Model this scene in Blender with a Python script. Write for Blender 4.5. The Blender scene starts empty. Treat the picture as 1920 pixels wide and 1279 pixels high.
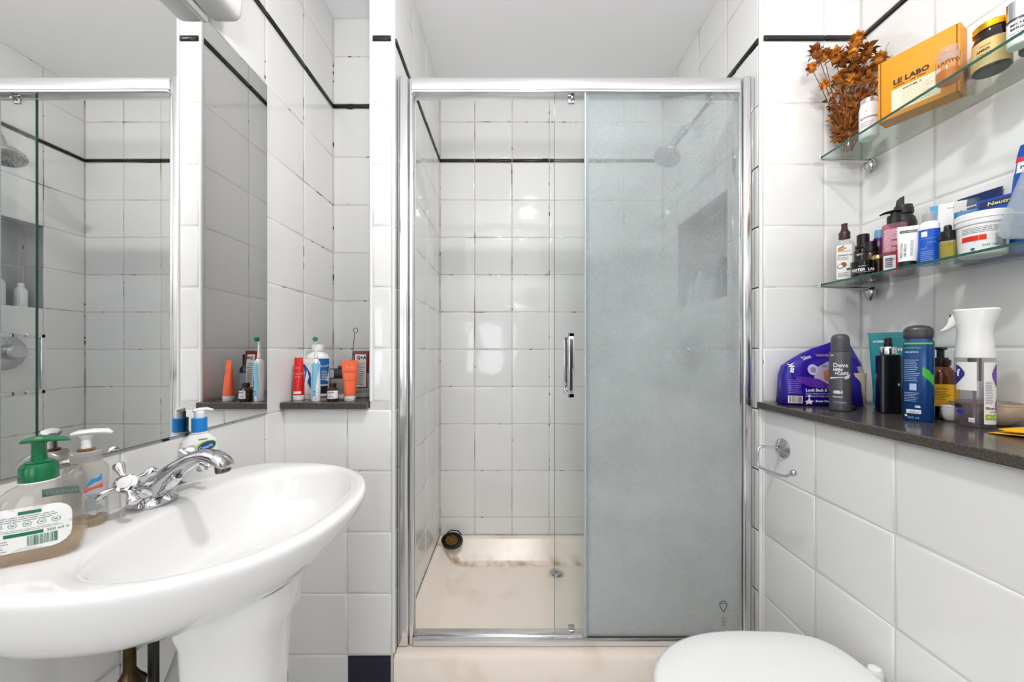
import bpy, math, random
from math import sin, cos, pi, radians, atan2, hypot
from mathutils import Vector, Matrix, Euler
random.seed(7)

# ------------------------------------------------------------------ camera, light, exposure
H = 1.12            # eye height; all Z values below are measured from the eye, and lifted by H
S = bpy.context.scene
COL = S.collection
cd = bpy.data.cameras.new('camera'); cam = bpy.data.objects.new('camera', cd); COL.objects.link(cam)
cam.location = (0, 0, H); cam.rotation_euler = (pi/2, 0, 0)
cd.sensor_width = 36; cd.lens = 36*670/1920; cd.clip_start = .02
cd.shift_x = 2/1920; cd.shift_y = 18.5/1920
S.camera = cam
S.view_settings.view_transform = 'Standard'; S.view_settings.look = 'None'
S.view_settings.gamma = 1; S.view_settings.use_curve_mapping = False
S.view_settings.exposure = 0.82
S.cycles.caustics_reflective = False
W = bpy.data.worlds.new('world'); S.world = W; W.use_nodes = True
W.node_tree.nodes['Background'].inputs[0].default_value = (.98, .985, 1, 1)
W.node_tree.nodes['Background'].inputs[1].default_value = .45
def lamp(name, kind, loc, rot, energy, color=(1, 1, 1), **kw):
    l = bpy.data.lights.new(name, kind); l.energy = energy; l.color = color
    for k, v in kw.items(): setattr(l, k, v)
    o = bpy.data.objects.new(name, l); o.location = loc; o.rotation_euler = rot; COL.objects.link(o); return o
lamp('ceiling_lamp_light', 'AREA', (.17, .42, H+1.345), (0, 0, 0), 7.2, (1, .985, .965), shape='DISK', size=.13)
lamp('window_light', 'AREA', (-.28, -1.03, H+.03), (pi/2, 0, 0), 3.0, (.92, .95, 1), shape='RECTANGLE', size=.46, size_y=.74)
lamp('added_bounce_light', 'AREA', (.1, -.35, H+.45), (radians(174), 0, 0), 13.5, (1, .99, .98), shape='DISK', size=.35)  # added uplight that brightens the ceiling; no such lamp in the room

# ------------------------------------------------------------------ materials
def lin(c):
    if isinstance(c, str):
        c = c.lstrip('#'); c = [int(c[i:i+2], 16)/255 for i in (0, 2, 4)]
        return tuple((v/12.92 if v <= .04045 else ((v+.055)/1.055)**2.4) for v in c)
    return tuple(c)
MATS = {}
def pm(name, color, rough=.35, metal=0, trans=0, ior=1.45, spec=.5, coat=0, bump=0, bscale=50, alpha=1, var=0, emit=0, sss=0):
    if name in MATS: return MATS[name]
    m = bpy.data.materials.new(name); m.use_nodes = True; MATS[name] = m
    nt = m.node_tree; b = nt.nodes['Principled BSDF']; c = lin(color)
    b.inputs['Base Color'].default_value = (*c, 1); b.inputs['Roughness'].default_value = rough
    b.inputs['Metallic'].default_value = metal; b.inputs['Transmission Weight'].default_value = trans
    b.inputs['IOR'].default_value = ior; b.inputs['Coat Weight'].default_value = coat; b.inputs['Alpha'].default_value = alpha
    b.inputs['Specular IOR Level'].default_value = spec
    if bump or var:
        tc = nt.nodes.new('ShaderNodeTexCoord'); n = nt.nodes.new('ShaderNodeTexNoise'); n.inputs['Scale'].default_value = bscale
        n.inputs['Detail'].default_value = 3
        nt.links.new(tc.outputs['Object'], n.inputs['Vector'])
        if bump:
            bp = nt.nodes.new('ShaderNodeBump'); bp.inputs['Strength'].default_value = bump; bp.inputs['Distance'].default_value = .002
            nt.links.new(n.outputs['Fac'], bp.inputs['Height']); nt.links.new(bp.outputs['Normal'], b.inputs['Normal'])
        if var:
            r = nt.nodes.new('ShaderNodeValToRGB')
            r.color_ramp.elements[0].position = .3; r.color_ramp.elements[1].position = .7
            r.color_ramp.elements[0].color = (*[v*(1-var) for v in c], 1); r.color_ramp.elements[1].color = (*[min(1, v*(1+var)) for v in c], 1)
            nt.links.new(n.outputs['Fac'], r.inputs['Fac']); nt.links.new(r.outputs['Color'], b.inputs['Base Color'])
    return m

def nodes_of(name):
    m = bpy.data.materials.new(name); m.use_nodes = True; nt = m.node_tree; MATS[name] = m
    for n in list(nt.nodes):
        if n.type != 'OUTPUT_MATERIAL': nt.nodes.remove(n)
    return m, nt, [n for n in nt.nodes if n.type == 'OUTPUT_MATERIAL'][0]
def N(nt, t, **inp):
    n = nt.nodes.new(t)
    for k, v in inp.items():
        k = k.replace('_', ' ')
        n.inputs[k].default_value = v
    return n

def fres(nt):       # reflect only where light enters the sheet
    f = N(nt, 'ShaderNodeFresnel', IOR=1.45); g = nt.nodes.new('ShaderNodeNewGeometry')
    m = nt.nodes.new('ShaderNodeMath'); m.operation = 'MULTIPLY'; i = nt.nodes.new('ShaderNodeMath'); i.operation = 'SUBTRACT'; i.inputs[0].default_value = 1
    nt.links.new(g.outputs['Backfacing'], i.inputs[1]); nt.links.new(f.outputs[0], m.inputs[0]); nt.links.new(i.outputs[0], m.inputs[1]); return m
def tile_mat(name, color, gloss=.07):
    m, nt, out = nodes_of(name); L = nt.links.new
    b = N(nt, 'ShaderNodeBsdfPrincipled', Roughness=gloss)
    oi = nt.nodes.new('ShaderNodeObjectInfo'); hs = nt.nodes.new('ShaderNodeHueSaturation')
    mr = nt.nodes.new('ShaderNodeMapRange'); mr.inputs['To Min'].default_value = .965; mr.inputs['To Max'].default_value = 1.02
    L(oi.outputs['Random'], mr.inputs['Value']); L(mr.outputs['Result'], hs.inputs['Value'])
    hs.inputs['Color'].default_value = (*lin(color), 1); L(hs.outputs['Color'], b.inputs['Base Color'])
    g = nt.nodes.new('ShaderNodeTexCoord'); va = nt.nodes.new('ShaderNodeVectorMath'); va.operation = 'ADD'
    cb = nt.nodes.new('ShaderNodeCombineXYZ'); ml = nt.nodes.new('ShaderNodeMath'); ml.operation = 'MULTIPLY'; ml.inputs[1].default_value = 37
    L(oi.outputs['Random'], ml.inputs[0]); L(ml.outputs[0], cb.inputs['X']); L(g.outputs['Object'], va.inputs[0]); L(cb.outputs[0], va.inputs[1])
    n1 = N(nt, 'ShaderNodeTexNoise', Scale=9., Detail=2.); L(va.outputs[0], n1.inputs['Vector'])
    n2 = N(nt, 'ShaderNodeTexNoise', Scale=60., Detail=2.); L(va.outputs[0], n2.inputs['Vector'])
    ad = nt.nodes.new('ShaderNodeMath'); ad.operation = 'MULTIPLY_ADD'; ad.inputs[1].default_value = .08
    L(n2.outputs['Fac'], ad.inputs[0]); L(n1.outputs['Fac'], ad.inputs[2])
    bp = N(nt, 'ShaderNodeBump', Strength=.35, Distance=.004); L(ad.outputs[0], bp.inputs['Height']); L(bp.outputs['Normal'], b.inputs['Normal'])
    L(b.outputs[0], out.inputs[0]); return m
TILE = tile_mat('white glazed tile', (.87, .868, .86))
NAVYT = pm('navy tile', '#16182c', .5, bump=.8, bscale=300, var=.4)
PENCIL = pm('black pencil tile', '#1c1b19', .18, bump=.3, bscale=80)

def grout_mat(name, base, dirt, amount, speck):
    m, nt, out = nodes_of(name); L = nt.links.new
    b = N(nt, 'ShaderNodeBsdfPrincipled', Roughness=.85)
    g = nt.nodes.new('ShaderNodeNewGeometry')
    n1 = N(nt, 'ShaderNodeTexNoise', Scale=5., Detail=4.); L(g.outputs['Position'], n1.inputs['Vector'])
    r1 = nt.nodes.new('ShaderNodeValToRGB'); r1.color_ramp.elements[0].position = .62-amount; r1.color_ramp.elements[1].position = .72-amount*.6
    r1.color_ramp.elements[0].color = (*lin(base), 1); r1.color_ramp.elements[1].color = (*lin(dirt), 1)
    L(n1.outputs['Fac'], r1.inputs['Fac'])
    n2 = N(nt, 'ShaderNodeTexNoise', Scale=28., Detail=3.); L(g.outputs['Position'], n2.inputs['Vector'])
    r2 = nt.nodes.new('ShaderNodeValToRGB'); r2.color_ramp.elements[0].position = speck; r2.color_ramp.elements[1].position = speck+.04
    L(n2.outputs['Fac'], r2.inputs['Fac'])
    mx = nt.nodes.new('ShaderNodeMix'); mx.data_type = 'RGBA'; mx.inputs[7].default_value = (.025, .022, .02, 1)
    L(r2.outputs['Color'], mx.inputs[0]); L(r1.outputs['Color'], mx.inputs[6]); L(mx.outputs[2], b.inputs['Base Color'])
    L(b.outputs[0], out.inputs[0]); return m
GROUT = grout_mat('pale grout', '#dedcd8', '#a29a8e', .0, .70)
GROUT_DIRTY = grout_mat('stained shower grout', '#d6d1c9', '#85705b', .07, .64)
GROUT_MOULD = grout_mat('mouldy grout', '#d8d5d0', '#8a837c', .03, .60)
PLASTER = pm('white ceiling paint', (.90, .90, .905), .8)
CERAMIC = pm('white sanitary ceramic', (.88, .875, .865), .06, coat=.3)
CHROME = pm('chrome', (.68, .68, .70), .07, 1)
CHROME_D = pm('tarnished chrome', (.50, .50, .52), .13, 1, bump=.15, bscale=60)
SATIN = pm('polished aluminium frame', (.74, .74, .745), .15, 1)
STONE = pm('dark speckled stone', '#4b453f', .14, bump=.05, bscale=300, var=.55); STONE.node_tree.nodes['Noise Texture'].inputs['Detail'].default_value = 6
WPLAST = pm('white plastic', (.85, .85, .84), .3)
BPLAST = pm('black plastic', '#151414', .3)
MIRROR = pm('mirror silver', (.94, .94, .935), .005, 1)
def acrylic():
    m, nt, out = nodes_of('cream shower tray'); L = nt.links.new
    b = N(nt, 'ShaderNodeBsdfPrincipled', Roughness=.25)
    g = nt.nodes.new('ShaderNodeNewGeometry'); n1 = N(nt, 'ShaderNodeTexNoise', Scale=6., Detail=6.); L(g.outputs['Position'], n1.inputs['Vector'])
    r = nt.nodes.new('ShaderNodeValToRGB'); e = r.color_ramp.elements
    e[0].position = .56; e[1].position = .9; e[0].color = (*lin('#fff3e6'), 1); e[1].color = (*lin('#e4d0ba'), 1)
    sp_ = nt.nodes.new('ShaderNodeSeparateXYZ'); L(g.outputs['Position'], sp_.inputs[0])
    def M_(op, a, b_=None, clamp=False):
        q = nt.nodes.new('ShaderNodeMath'); q.operation = op; q.use_clamp = clamp
        for k, v in enumerate((a, b_)):
            if v is None: continue
            if isinstance(v, (int, float)): q.inputs[k].default_value = v
            else: L(v, q.inputs[k])
        return q.outputs[0]
    d = M_('ABSOLUTE', M_('SUBTRACT', sp_.outputs['Y'], 1.822)); d = M_('SUBTRACT', 1, M_('DIVIDE', d, .030), True)      # grime line along the back of the tray floor
    n3 = N(nt, 'ShaderNodeTexNoise', Scale=14., Detail=5.); L(g.outputs['Position'], n3.inputs['Vector'])
    mk = M_('MULTIPLY', d, M_('MULTIPLY', M_('SUBTRACT', n3.outputs['Fac'], .38), 4.5, True), True)
    mm = nt.nodes.new('ShaderNodeMix'); mm.data_type = 'RGBA'; mm.inputs[7].default_value = (*lin('#b4956f'), 1)
    L(n1.outputs['Fac'], r.inputs['Fac']); L(mk, mm.inputs[0]); L(r.outputs['Color'], mm.inputs[6]); L(mm.outputs[2], b.inputs['Base Color']); L(b.outputs[0], out.inputs[0]); return m
TRAY = acrylic()
SCUM = grout_mat('brown soap scum', '#d9c4ab', '#a98661', .15, .75)

def thin_glass(name, tint, refl=1.0, film=0, filmcol=(.8, .8, .8)):
    m, nt, out = nodes_of(name); L = nt.links.new
    t = N(nt, 'ShaderNodeBsdfTransparent'); t.inputs[0].default_value = (*lin(tint), 1)
    gl = N(nt, 'ShaderNodeBsdfGlossy', Roughness=.02); fr = fres(nt)
    ml = nt.nodes.new('ShaderNodeMath'); ml.operation = 'MULTIPLY'; ml.inputs[1].default_value = refl
    L(fr.outputs[0], ml.inputs[0])
    mx = nt.nodes.new('ShaderNodeMixShader'); L(ml.outputs[0], mx.inputs[0]); L(t.outputs[0], mx.inputs[1]); L(gl.outputs[0], mx.inputs[2])
    src = mx
    if film:
        d = N(nt, 'ShaderNodeBsdfDiffuse'); d.inputs[0].default_value = (*filmcol, 1); tl = N(nt, 'ShaderNodeBsdfTranslucent'); tl.inputs[0].default_value = (*filmcol, 1)
        m2 = nt.nodes.new('ShaderNodeMixShader'); m2.inputs[0].default_value = .5; L(d.outputs[0], m2.inputs[1]); L(tl.outputs[0], m2.inputs[2])
        m3 = nt.nodes.new('ShaderNodeMixShader'); m3.inputs[0].default_value = film; L(mx.outputs[0], m3.inputs[1]); L(m2.outputs[0], m3.inputs[2]); src = m3
    L(src.outputs[0], out.inputs[0]); return m
GLASS = thin_glass('clear door glass', (.96, .97, .965), .8, .035, (.8, .8, .78))
SHELFG = thin_glass('shelf glass', (.88, .93, .90), 1.0)
EDGE = pm('green glass edge', '#2c5a4e', .1)
CLEAR = thin_glass('clear plastic', (.90, .89, .87), 1.1, .05, (.8, .76, .72))
CLEARW = thin_glass('clear jar glass', (.93, .92, .91), 1.2, .03)
MILK = thin_glass('frosted plastic', (.88, .91, .92), .8, .24, (.82, .87, .89))

def fogged():
    m, nt, out = nodes_of('limescale fogged glass'); L = nt.links.new
    t = N(nt, 'ShaderNodeBsdfTransparent'); t.inputs[0].default_value = (.85, .88, .89, 1)
    gl = N(nt, 'ShaderNodeBsdfGlossy', Roughness=.03); fr = fres(nt)
    mx = nt.nodes.new('ShaderNodeMixShader'); L(t.outputs[0], mx.inputs[1]); L(gl.outputs[0], mx.inputs[2])
    d = N(nt, 'ShaderNodeBsdfDiffuse'); d.inputs[0].default_value = (.82, .855, .865, 1)
    tl = N(nt, 'ShaderNodeBsdfTranslucent'); tl.inputs[0].default_value = (.82, .855, .87, 1)
    m2 = nt.nodes.new('ShaderNodeMixShader'); m2.inputs[0].default_value = .55; L(d.outputs[0], m2.inputs[1]); L(tl.outputs[0], m2.inputs[2])
    tc = nt.nodes.new('ShaderNodeTexCoord')
    n1 = N(nt, 'ShaderNodeTexNoise', Scale=420., Detail=2.); n2 = N(nt, 'ShaderNodeTexNoise', Scale=3.5, Detail=4.)
    L(tc.outputs['Object'], n1.inputs['Vector']); L(tc.outputs['Object'], n2.inputs['Vector'])
    sx = nt.nodes.new('ShaderNodeSeparateXYZ'); L(tc.outputs['Object'], sx.inputs[0])
    mr = nt.nodes.new('ShaderNodeMapRange'); mr.inputs['From Min'].default_value = .9; mr.inputs['From Max'].default_value = -.9
    mr.inputs['To Min'].default_value = .05; mr.inputs['To Max'].default_value = .42; L(sx.outputs['Z'], mr.inputs['Value'])
    a = nt.nodes.new('ShaderNodeMath'); a.operation = 'MULTIPLY_ADD'; a.inputs[1].default_value = .5; L(n1.outputs['Fac'], a.inputs[0]); L(mr.outputs[0], a.inputs[2])
    b = nt.nodes.new('ShaderNodeMath'); b.operation = 'MULTIPLY_ADD'; b.inputs[1].default_value = .45; L(n2.outputs['Fac'], b.inputs[0]); L(a.outputs[0], b.inputs[2])
    c = nt.nodes.new('ShaderNodeMath'); c.operation = 'SUBTRACT'; c.inputs[1].default_value = .36; c.use_clamp = True; L(b.outputs[0], c.inputs[0])
    m3 = nt.nodes.new('ShaderNodeMixShader'); L(c.outputs[0], m3.inputs[0]); L(t.outputs[0], m3.inputs[1]); L(m2.outputs[0], m3.inputs[2])
    m4 = nt.nodes.new('ShaderNodeMixShader'); L(fr.outputs[0], m4.inputs[0]); L(m3.outputs[0], m4.inputs[1]); L(gl.outputs[0], m4.inputs[2])
    nt.nodes.remove(mx); L(m4.outputs[0], out.inputs[0]); return m
FOG = fogged()
def plast(hexc, rough=.3, **k): return pm('plastic '+hexc.lstrip('#')+('m' if rough > .5 else ''), hexc, rough, **k)
INKW = pm('white ink', (.85, .85, .85), .5); INKK = pm('black ink', '#1a1a1a', .5); INKG = pm('grey ink', '#7c8084', .5)

# ------------------------------------------------------------------ mesh helpers
class B:
    def __init__(s): s.v = []; s.f = []
    def add(s, v, f, M=None):
        o = len(s.v)
        s.v += [tuple(M @ Vector(p)) for p in v] if M else [tuple(p) for p in v]
        s.f += [tuple(i+o for i in q) for q in f]; return s
    def box(s, x0, x1, y0, y1, z0, z1, b=0, M=None):
        if b <= 0:
            v = [(x, y, z) for z in (z0, z1) for y in (y0, y1) for x in (x0, x1)]
            return s.add(v, [(0, 2, 3, 1), (4, 5, 7, 6), (0, 1, 5, 4), (2, 6, 7, 3), (0, 4, 6, 2), (1, 3, 7, 5)], M)
        r = []                                   # rounded box: rings of a rounded rectangle
        def ring(i, z):
            pts = []
            for cx, cy, a0 in ((x1-b, y1-b, 0), (x0+b, y1-b, 90), (x0+b, y0+b, 180), (x1-b, y0+b, 270)):
                for a in (0, 30, 60, 90):
                    t = radians(a0+a); pts.append((cx+(b-i)*cos(t), cy+(b-i)*sin(t), z))
            return pts
        for z, i in ((z0, b*.9), (z0+b*.3, b*.3), (z0+b, 0), (z1-b, 0), (z1-b*.3, b*.3), (z1, b*.9)): r.append(ring(i, z))
        return s.rings(r, M=M)
    def rings(s, r, cap=True, closed=True, M=None):
        n = len(r[0]); v = [p for q in r for p in q]; f = []
        for k in range(len(r)-1):
            for i in range(n if closed else n-1):
                j = (i+1) % n; f.append((k*n+i, k*n+j, (k+1)*n+j, (k+1)*n+i))
        if cap: f.append(tuple(reversed(range(n)))); f.append(tuple((len(r)-1)*n+i for i in range(n)))
        return s.add(v, f, M)
    def loft(s, rings, seg=32, cap=True, M=None):   # (z, half width, half depth, exponent[, cx, cy])
        R = []
        for q in rings:
            z, a, d = q[:3]; n = q[3] if len(q) > 3 else 2; cx = q[4] if len(q) > 4 else 0; cy = q[5] if len(q) > 5 else 0
            R.append([(cx+a*math.copysign(abs(cos(t))**(2/n), cos(t)), cy+d*math.copysign(abs(sin(t))**(2/n), sin(t)), z)
                      for t in [2*pi*i/seg for i in range(seg)]])
        return s.rings(R, cap, M=M)
    def lathe(s, prof, seg=28, M=None, cap=True):   # (r, z)
        return s.loft([(z, max(r, 1e-4), max(r, 1e-4), 2) for r, z in prof], seg, cap, M)
    def tube(s, pts, r, seg=10, M=None, cap=True):
        P = [Vector(p) for p in pts]; R = []; up = Vector((0, 0, 1))
        prev = None
        for i, p in enumerate(P):
            t = (P[min(i+1, len(P)-1)]-P[max(i-1, 0)]).normalized()
            if prev is None:
                a = up.cross(t) if abs(t.z) < .95 else Vector((1, 0, 0)).cross(t)
            else: a = prev-t*prev.dot(t)
            a.normalize(); prev = a; c = t.cross(a); rr = r[i] if isinstance(r, (list, tuple)) else r
            ra, rc = rr if isinstance(rr, tuple) else (rr, rr)
            R.append([tuple(p+a*ra*cos(2*pi*k/seg)+c*rc*sin(2*pi*k/seg)) for k in range(seg)])
        return s.rings(R, cap, M=M)
    def sphere(s, c, r, seg=14, sz=1, M=None):
        k = 7; return s.add(*B().lathe([(r*sin(pi*i/k), -r*sz*cos(pi*i/k)) for i in range(k+1)], seg).vf(), M=(M or Matrix())@Matrix.Translation(c))
    def vf(s): return s.v, s.f
    def prism(s, poly, y0, y1, M=None):             # polygon in x,z pushed along y
        n = len(poly); v = [(x, y0, z) for x, z in poly]+[(x, y1, z) for x, z in poly]
        f = [tuple(range(n)), tuple(reversed(range(n, 2*n)))]+[(i, i+n, (i+1) % n+n, (i+1) % n) for i in range(n)]
        return s.add(v, f, M)
    def mk(s, name, mat, parent=None, ang=35, loc=None, subsurf=0, bevel=0):
        me = bpy.data.meshes.new(name); me.from_pydata(s.v, [], s.f); me.validate(); me.update()
        import bmesh
        bm = bmesh.new(); bm.from_mesh(me); bmesh.ops.recalc_face_normals(bm, faces=bm.faces); bm.to_mesh(me); bm.free()
        me.polygons.foreach_set('use_smooth', [True]*len(me.polygons))
        if ang: me.set_sharp_from_angle(angle=radians(ang))
        me.materials.append(mat)
        o = bpy.data.objects.new(name, me); COL.objects.link(o); o.parent = parent
        if loc: o.location = loc
        if bevel:
            m = o.modifiers.new('bevel', 'BEVEL'); m.width = bevel; m.segments = 2; m.limit_method = 'ANGLE'
        if subsurf:
            m = o.modifiers.new('subsurf', 'SUBSURF'); m.levels = m.render_levels = subsurf
        return o
def R(ax, deg): return Matrix.Rotation(radians(deg), 4, ax)
def Tr(*p): return Matrix.Translation(p)
def aim(a, b):      # matrix whose local z runs from a to b
    a = Vector(a); d = Vector(b)-a; return Matrix.Translation(a) @ d.to_track_quat('Z', 'Y').to_matrix().to_4x4()

def thing(name, label, cat, loc, rz=0, group=None, rot=None):
    o = bpy.data.objects.new(name, None); COL.objects.link(o); o.location = loc; o.empty_display_size = .02
    o.rotation_euler = rot if rot else (0, 0, rz); o['label'] = label; o['category'] = cat
    if group: o['group'] = group
    return o
def tag(o, label, cat, group=None):
    o['label'] = label; o['category'] = cat
    if group: o['group'] = group
    return o
def struct(o): o['kind'] = 'structure'; return o
def fc(x, y): return -atan2(x, y)
def at(px, py, y): return ((px-958)/670*y, y, (658-py)/670*y)

# surfaces that labels and lettering are laid on
def fr_loft(rings, eps=.0006):
    rr = sorted(rings, key=lambda q: q[0])
    def f(x, z):
        for a, b in zip(rr, rr[1:]):
            if z <= b[0] or b is rr[-1]:
                t = 0 if b[0] == a[0] else min(1, max(0, (z-a[0])/(b[0]-a[0]))); break
        hw = a[1]+(b[1]-a[1])*t; hd = a[2]+(b[2]-a[2])*t; n = (a[3] if len(a) > 3 else 2); n += ((b[3] if len(b) > 3 else 2)-n)*t
        u = min(.999, abs(x/hw)); return (x, -hd*(1-u**n)**(1/n)-eps, z)
    return f
def fr_round(r, eps=.0005):       # x is arc length
    return lambda x, z: ((r+eps)*sin(x/r), -(r+eps)*cos(x/r), z)
def fr_flat(y): return lambda x, z: (x, y, z)
def fr_side(base, ang):           # same surface turned round the vertical axis
    c, s_ = cos(ang), sin(ang)
    def f(x, z):
        p = base(x, z); return (p[0]*c-p[1]*s_, p[0]*s_+p[1]*c, p[2])
    return f
def lift(f, e):
    def g(x, z):
        p = f(x, z); r = hypot(p[0], p[1]) or 1; return (p[0], p[1]-e, p[2])
    return g
def rect(b, f, x0, x1, z0, z1, nx=8, nz=2):
    v = [f(x0+(x1-x0)*i/nx, z0+(z1-z0)*k/nz) for k in range(nz+1) for i in range(nx+1)]
    q = [(k*(nx+1)+i, k*(nx+1)+i+1, (k+1)*(nx+1)+i+1, (k+1)*(nx+1)+i) for k in range(nz) for i in range(nx)]
    b.add(v, q); return b
def patch(f, x0, x1, z0, z1, mat, parent, name='label', nx=8, nz=2): return rect(B(), f, x0, x1, z0, z1, nx, nz).mk(name, mat, parent, 0)
def poly(f, pts, mat, parent, name='label', rings=4):
    cx = sum(p[0] for p in pts)/len(pts); cz = sum(p[1] for p in pts)/len(pts); n = len(pts); v = [f(cx, cz)]; q = []
    for k in range(1, rings+1):
        for x, z in pts: v.append(f(cx+(x-cx)*k/rings, cz+(z-cz)*k/rings))
    for i in range(n): q.append((0, 1+i, 1+(i+1) % n))
    for k in range(rings-1):
        for i in range(n): j = (i+1) % n; q.append((1+k*n+i, 1+(k+1)*n+i, 1+(k+1)*n+j, 1+k*n+j))
    return B().add(v, q).mk(name, mat, parent, 0)
def ell(cx, cz, a, b, n=24): return [(cx+a*cos(2*pi*i/n), cz+b*sin(2*pi*i/n)) for i in range(n)]
def rrect(x0, x1, z0, z1, r, k=4):
    p = []
    for cx, cz, a0 in ((x1-r, z1-r, 0), (x0+r, z1-r, 90), (x0+r, z0+r, 180), (x1-r, z0+r, 270)):
        for i in range(k+1): t = radians(a0+90*i/k); p.append((cx+r*cos(t), cz+r*sin(t)))
    return p
def text(f, s, x, z, size, mat, parent, align='LEFT', rot=0, name='lettering', sx=1, bold=0, mirror=False):
    c = bpy.data.curves.new('t', 'FONT'); c.body = s; c.size = size; c.align_x = align; c.resolution_u = 2; c.offset = bold
    o = bpy.data.objects.new('t', c); COL.objects.link(o)
    me = bpy.data.meshes.new_from_object(o); COL.objects.unlink(o); bpy.data.objects.remove(o); bpy.data.curves.remove(c)
    cr, sr = cos(rot), sin(rot); v = []
    for p in me.vertices:
        a, b_ = p.co.x*sx, p.co.y
        if mirror: a = -a
        v.append(f(x+a*cr-b_*sr, z+a*sr+b_*cr))
    q = [tuple(p.vertices) for p in me.polygons]; bpy.data.meshes.remove(me)
    return B().add(v, q).mk(name, mat, parent, 0)
def lines(f, x0, x1, z0, z1, n, mat, parent, h=.35, jag=.35, name='fine_print'):
    b = B(); st = (z1-z0)/n
    for i in range(n):
        e = x1-(x1-x0)*jag*random.random(); zz = z1-(i+.5)*st; x = x0
        while x < e-1e-4:
            w = (x1-x0)*random.uniform(.06, .2); rect(b, f, x, min(e, x+w), zz-st*h/2, zz+st*h/2, 2, 1); x += w+(x1-x0)*.02
    return b.mk(name, mat, parent, 0)
def barcode(f, x0, x1, z0, z1, mat, parent, n=16, vertical=False):
    b = B()
    for i in range(n):
        u = i/n; w = random.choice((.3, .45, .7))/n
        if vertical: rect(b, f, x0, x1, z0+(z1-z0)*u, z0+(z1-z0)*(u+w), 2, 1)
        else: rect(b, f, x0+(x1-x0)*u, x0+(x1-x0)*(u+w), z0, z1, 1, 1)
    return b.mk('barcode', mat, parent, 0)

# ------------------------------------------------------------------ room shell
TM = {}
def tile_mesh(w, h, mat):
    k = (round(w, 4), round(h, 4), mat.name)
    if k not in TM:
        b = B(); r = []
        for ins, z in (((0, -.004), (.0002, .002), (.0025, .0052), (.0055, .0062)) if mat is PENCIL else ((0, -.004), (.0004, -.0012), (.0020, -.0003), (.008, 0))):
            x, y = w/2-ins, h/2-ins; r.append([(-x, -y, z), (x, -y, z), (x, y, z), (-x, y, z)])
        b.rings(r); o = b.mk('tile', mat, None, 60); TM[k] = o.data; COL.objects.unlink(o); bpy.data.objects.remove(o)
    return TM[k]
def tiles(parent, org, ud, vd, ue, ve, mat=None, skip=None, name='tile', gap=.0026):
    ud = Vector(ud); vd = Vector(vd); nd = ud.cross(vd)
    for i in range(len(ue)-1):
        for j in range(len(ve)-1):
            u = (ue[i]+ue[i+1])/2; v = (ve[j]+ve[j+1])/2
            if skip and skip(u, v): continue
            w = ue[i+1]-ue[i]-gap; h = ve[j+1]-ve[j]-gap
            if w < .006 or h < .004: continue
            mt = mat or TILE; nm = name
            if abs(ve[j]-1.009) < 1e-6: mt = PENCIL; nm = 'pencil_tile'
            o = bpy.data.objects.new(nm, tile_mesh(w, h, mt)); COL.objects.link(o); o.parent = parent
            M = Matrix((ud, vd, nd)).transposed().to_4x4(); p = Vector(org)+ud*u+vd*v+nd*random.uniform(-.0004, .0002)
            o.matrix_local = Matrix.Translation(p) @ M @ Euler((radians(random.gauss(0, .12)), radians(random.gauss(0, .12)), 0)).to_matrix().to_4x4()
ZR = [-1.12, -.992, -.792, -.592, -.392, -.192, .008, .208, .408, .608, .808, 1.009, 1.0285, 1.227, 1.385]
CEIL = 1.385; FLOOR = -1.12
XL = -.74; XR = 1.142; XB = .82; YF = 1.165; YS = 1.914; YR = 1.489; XS0 = -.38; XS1 = .812; XP = -.461; YB = -1.06
G = .0012   # grout lies this far behind the tile faces
def grid(a0, a1, ref, st=.2, minw=.04):
    e = [a0]; k = math.ceil((a0-ref)/st-1e-6); x = ref+k*st
    while x < a1-1e-6:
        if x-e[-1] > minw or x == a0: e.append(x)
        x += st
    if a1-e[-1] < minw and len(e) > 1: e[-1] = a1
    else: e.append(a1)
    return e
T = .05
# left wall (mirror wall), running into the recess
w = struct(B().box(XL-T-G, XL-G, YB, YR+T, FLOOR, CEIL).mk('wall_left', GROUT_MOULD))
tiles(w, (XL, 0, 0), (0, 1, 0), (0, 0, 1), grid(-.92, YR, .078), ZR,
      skip=lambda u, v: (.28 < u < 1.07 and -.19 < v < .6))
# recess: back, side of the pillar
w = struct(B().box(XL-G, XP, YR+G, YR+T, -.30, CEIL).mk('wall_recess_back', GROUT_MOULD))
ZA = [z for z in ZR if z > -.2]; ZA[0] = -.165
tiles(w, (0, YR, 0), (1, 0, 0), (0, 0, 1), [XL, -.54, XP], ZA)
# pillar left of the shower and the low wall under the recess
w = struct(B().box(XP+G, XS0-G, YF+G, YS, FLOOR, CEIL).box(XL-G, XP+G, YF+G, YF+T, FLOOR, -.187).mk('wall_pillar_left', GROUT))
tiles(w, (0, YF, 0), (1, 0, 0), (0, 0, 1), [XP+.009, XS0-.010], ZA)
tiles(w, (0, YF, 0), (1, 0, 0), (0, 0, 1), [XL, -.534, XS0-.010], [z for z in ZR if z < -.19 and z > -1.1])
tiles(w, (0, YF, 0), (1, 0, 0), (0, 0, 1), [XL, -.534], [FLOOR, -.992])
tiles(w, (0, YF, 0), (1, 0, 0), (0, 0, 1), [-.534, XS0-.010], [FLOOR, -.992], mat=NAVYT)
tiles(w, (XP, 0, 0), (0, -1, 0), (0, 0, 1), [-YR, -1.376, -YF-.008], ZA)
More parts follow.
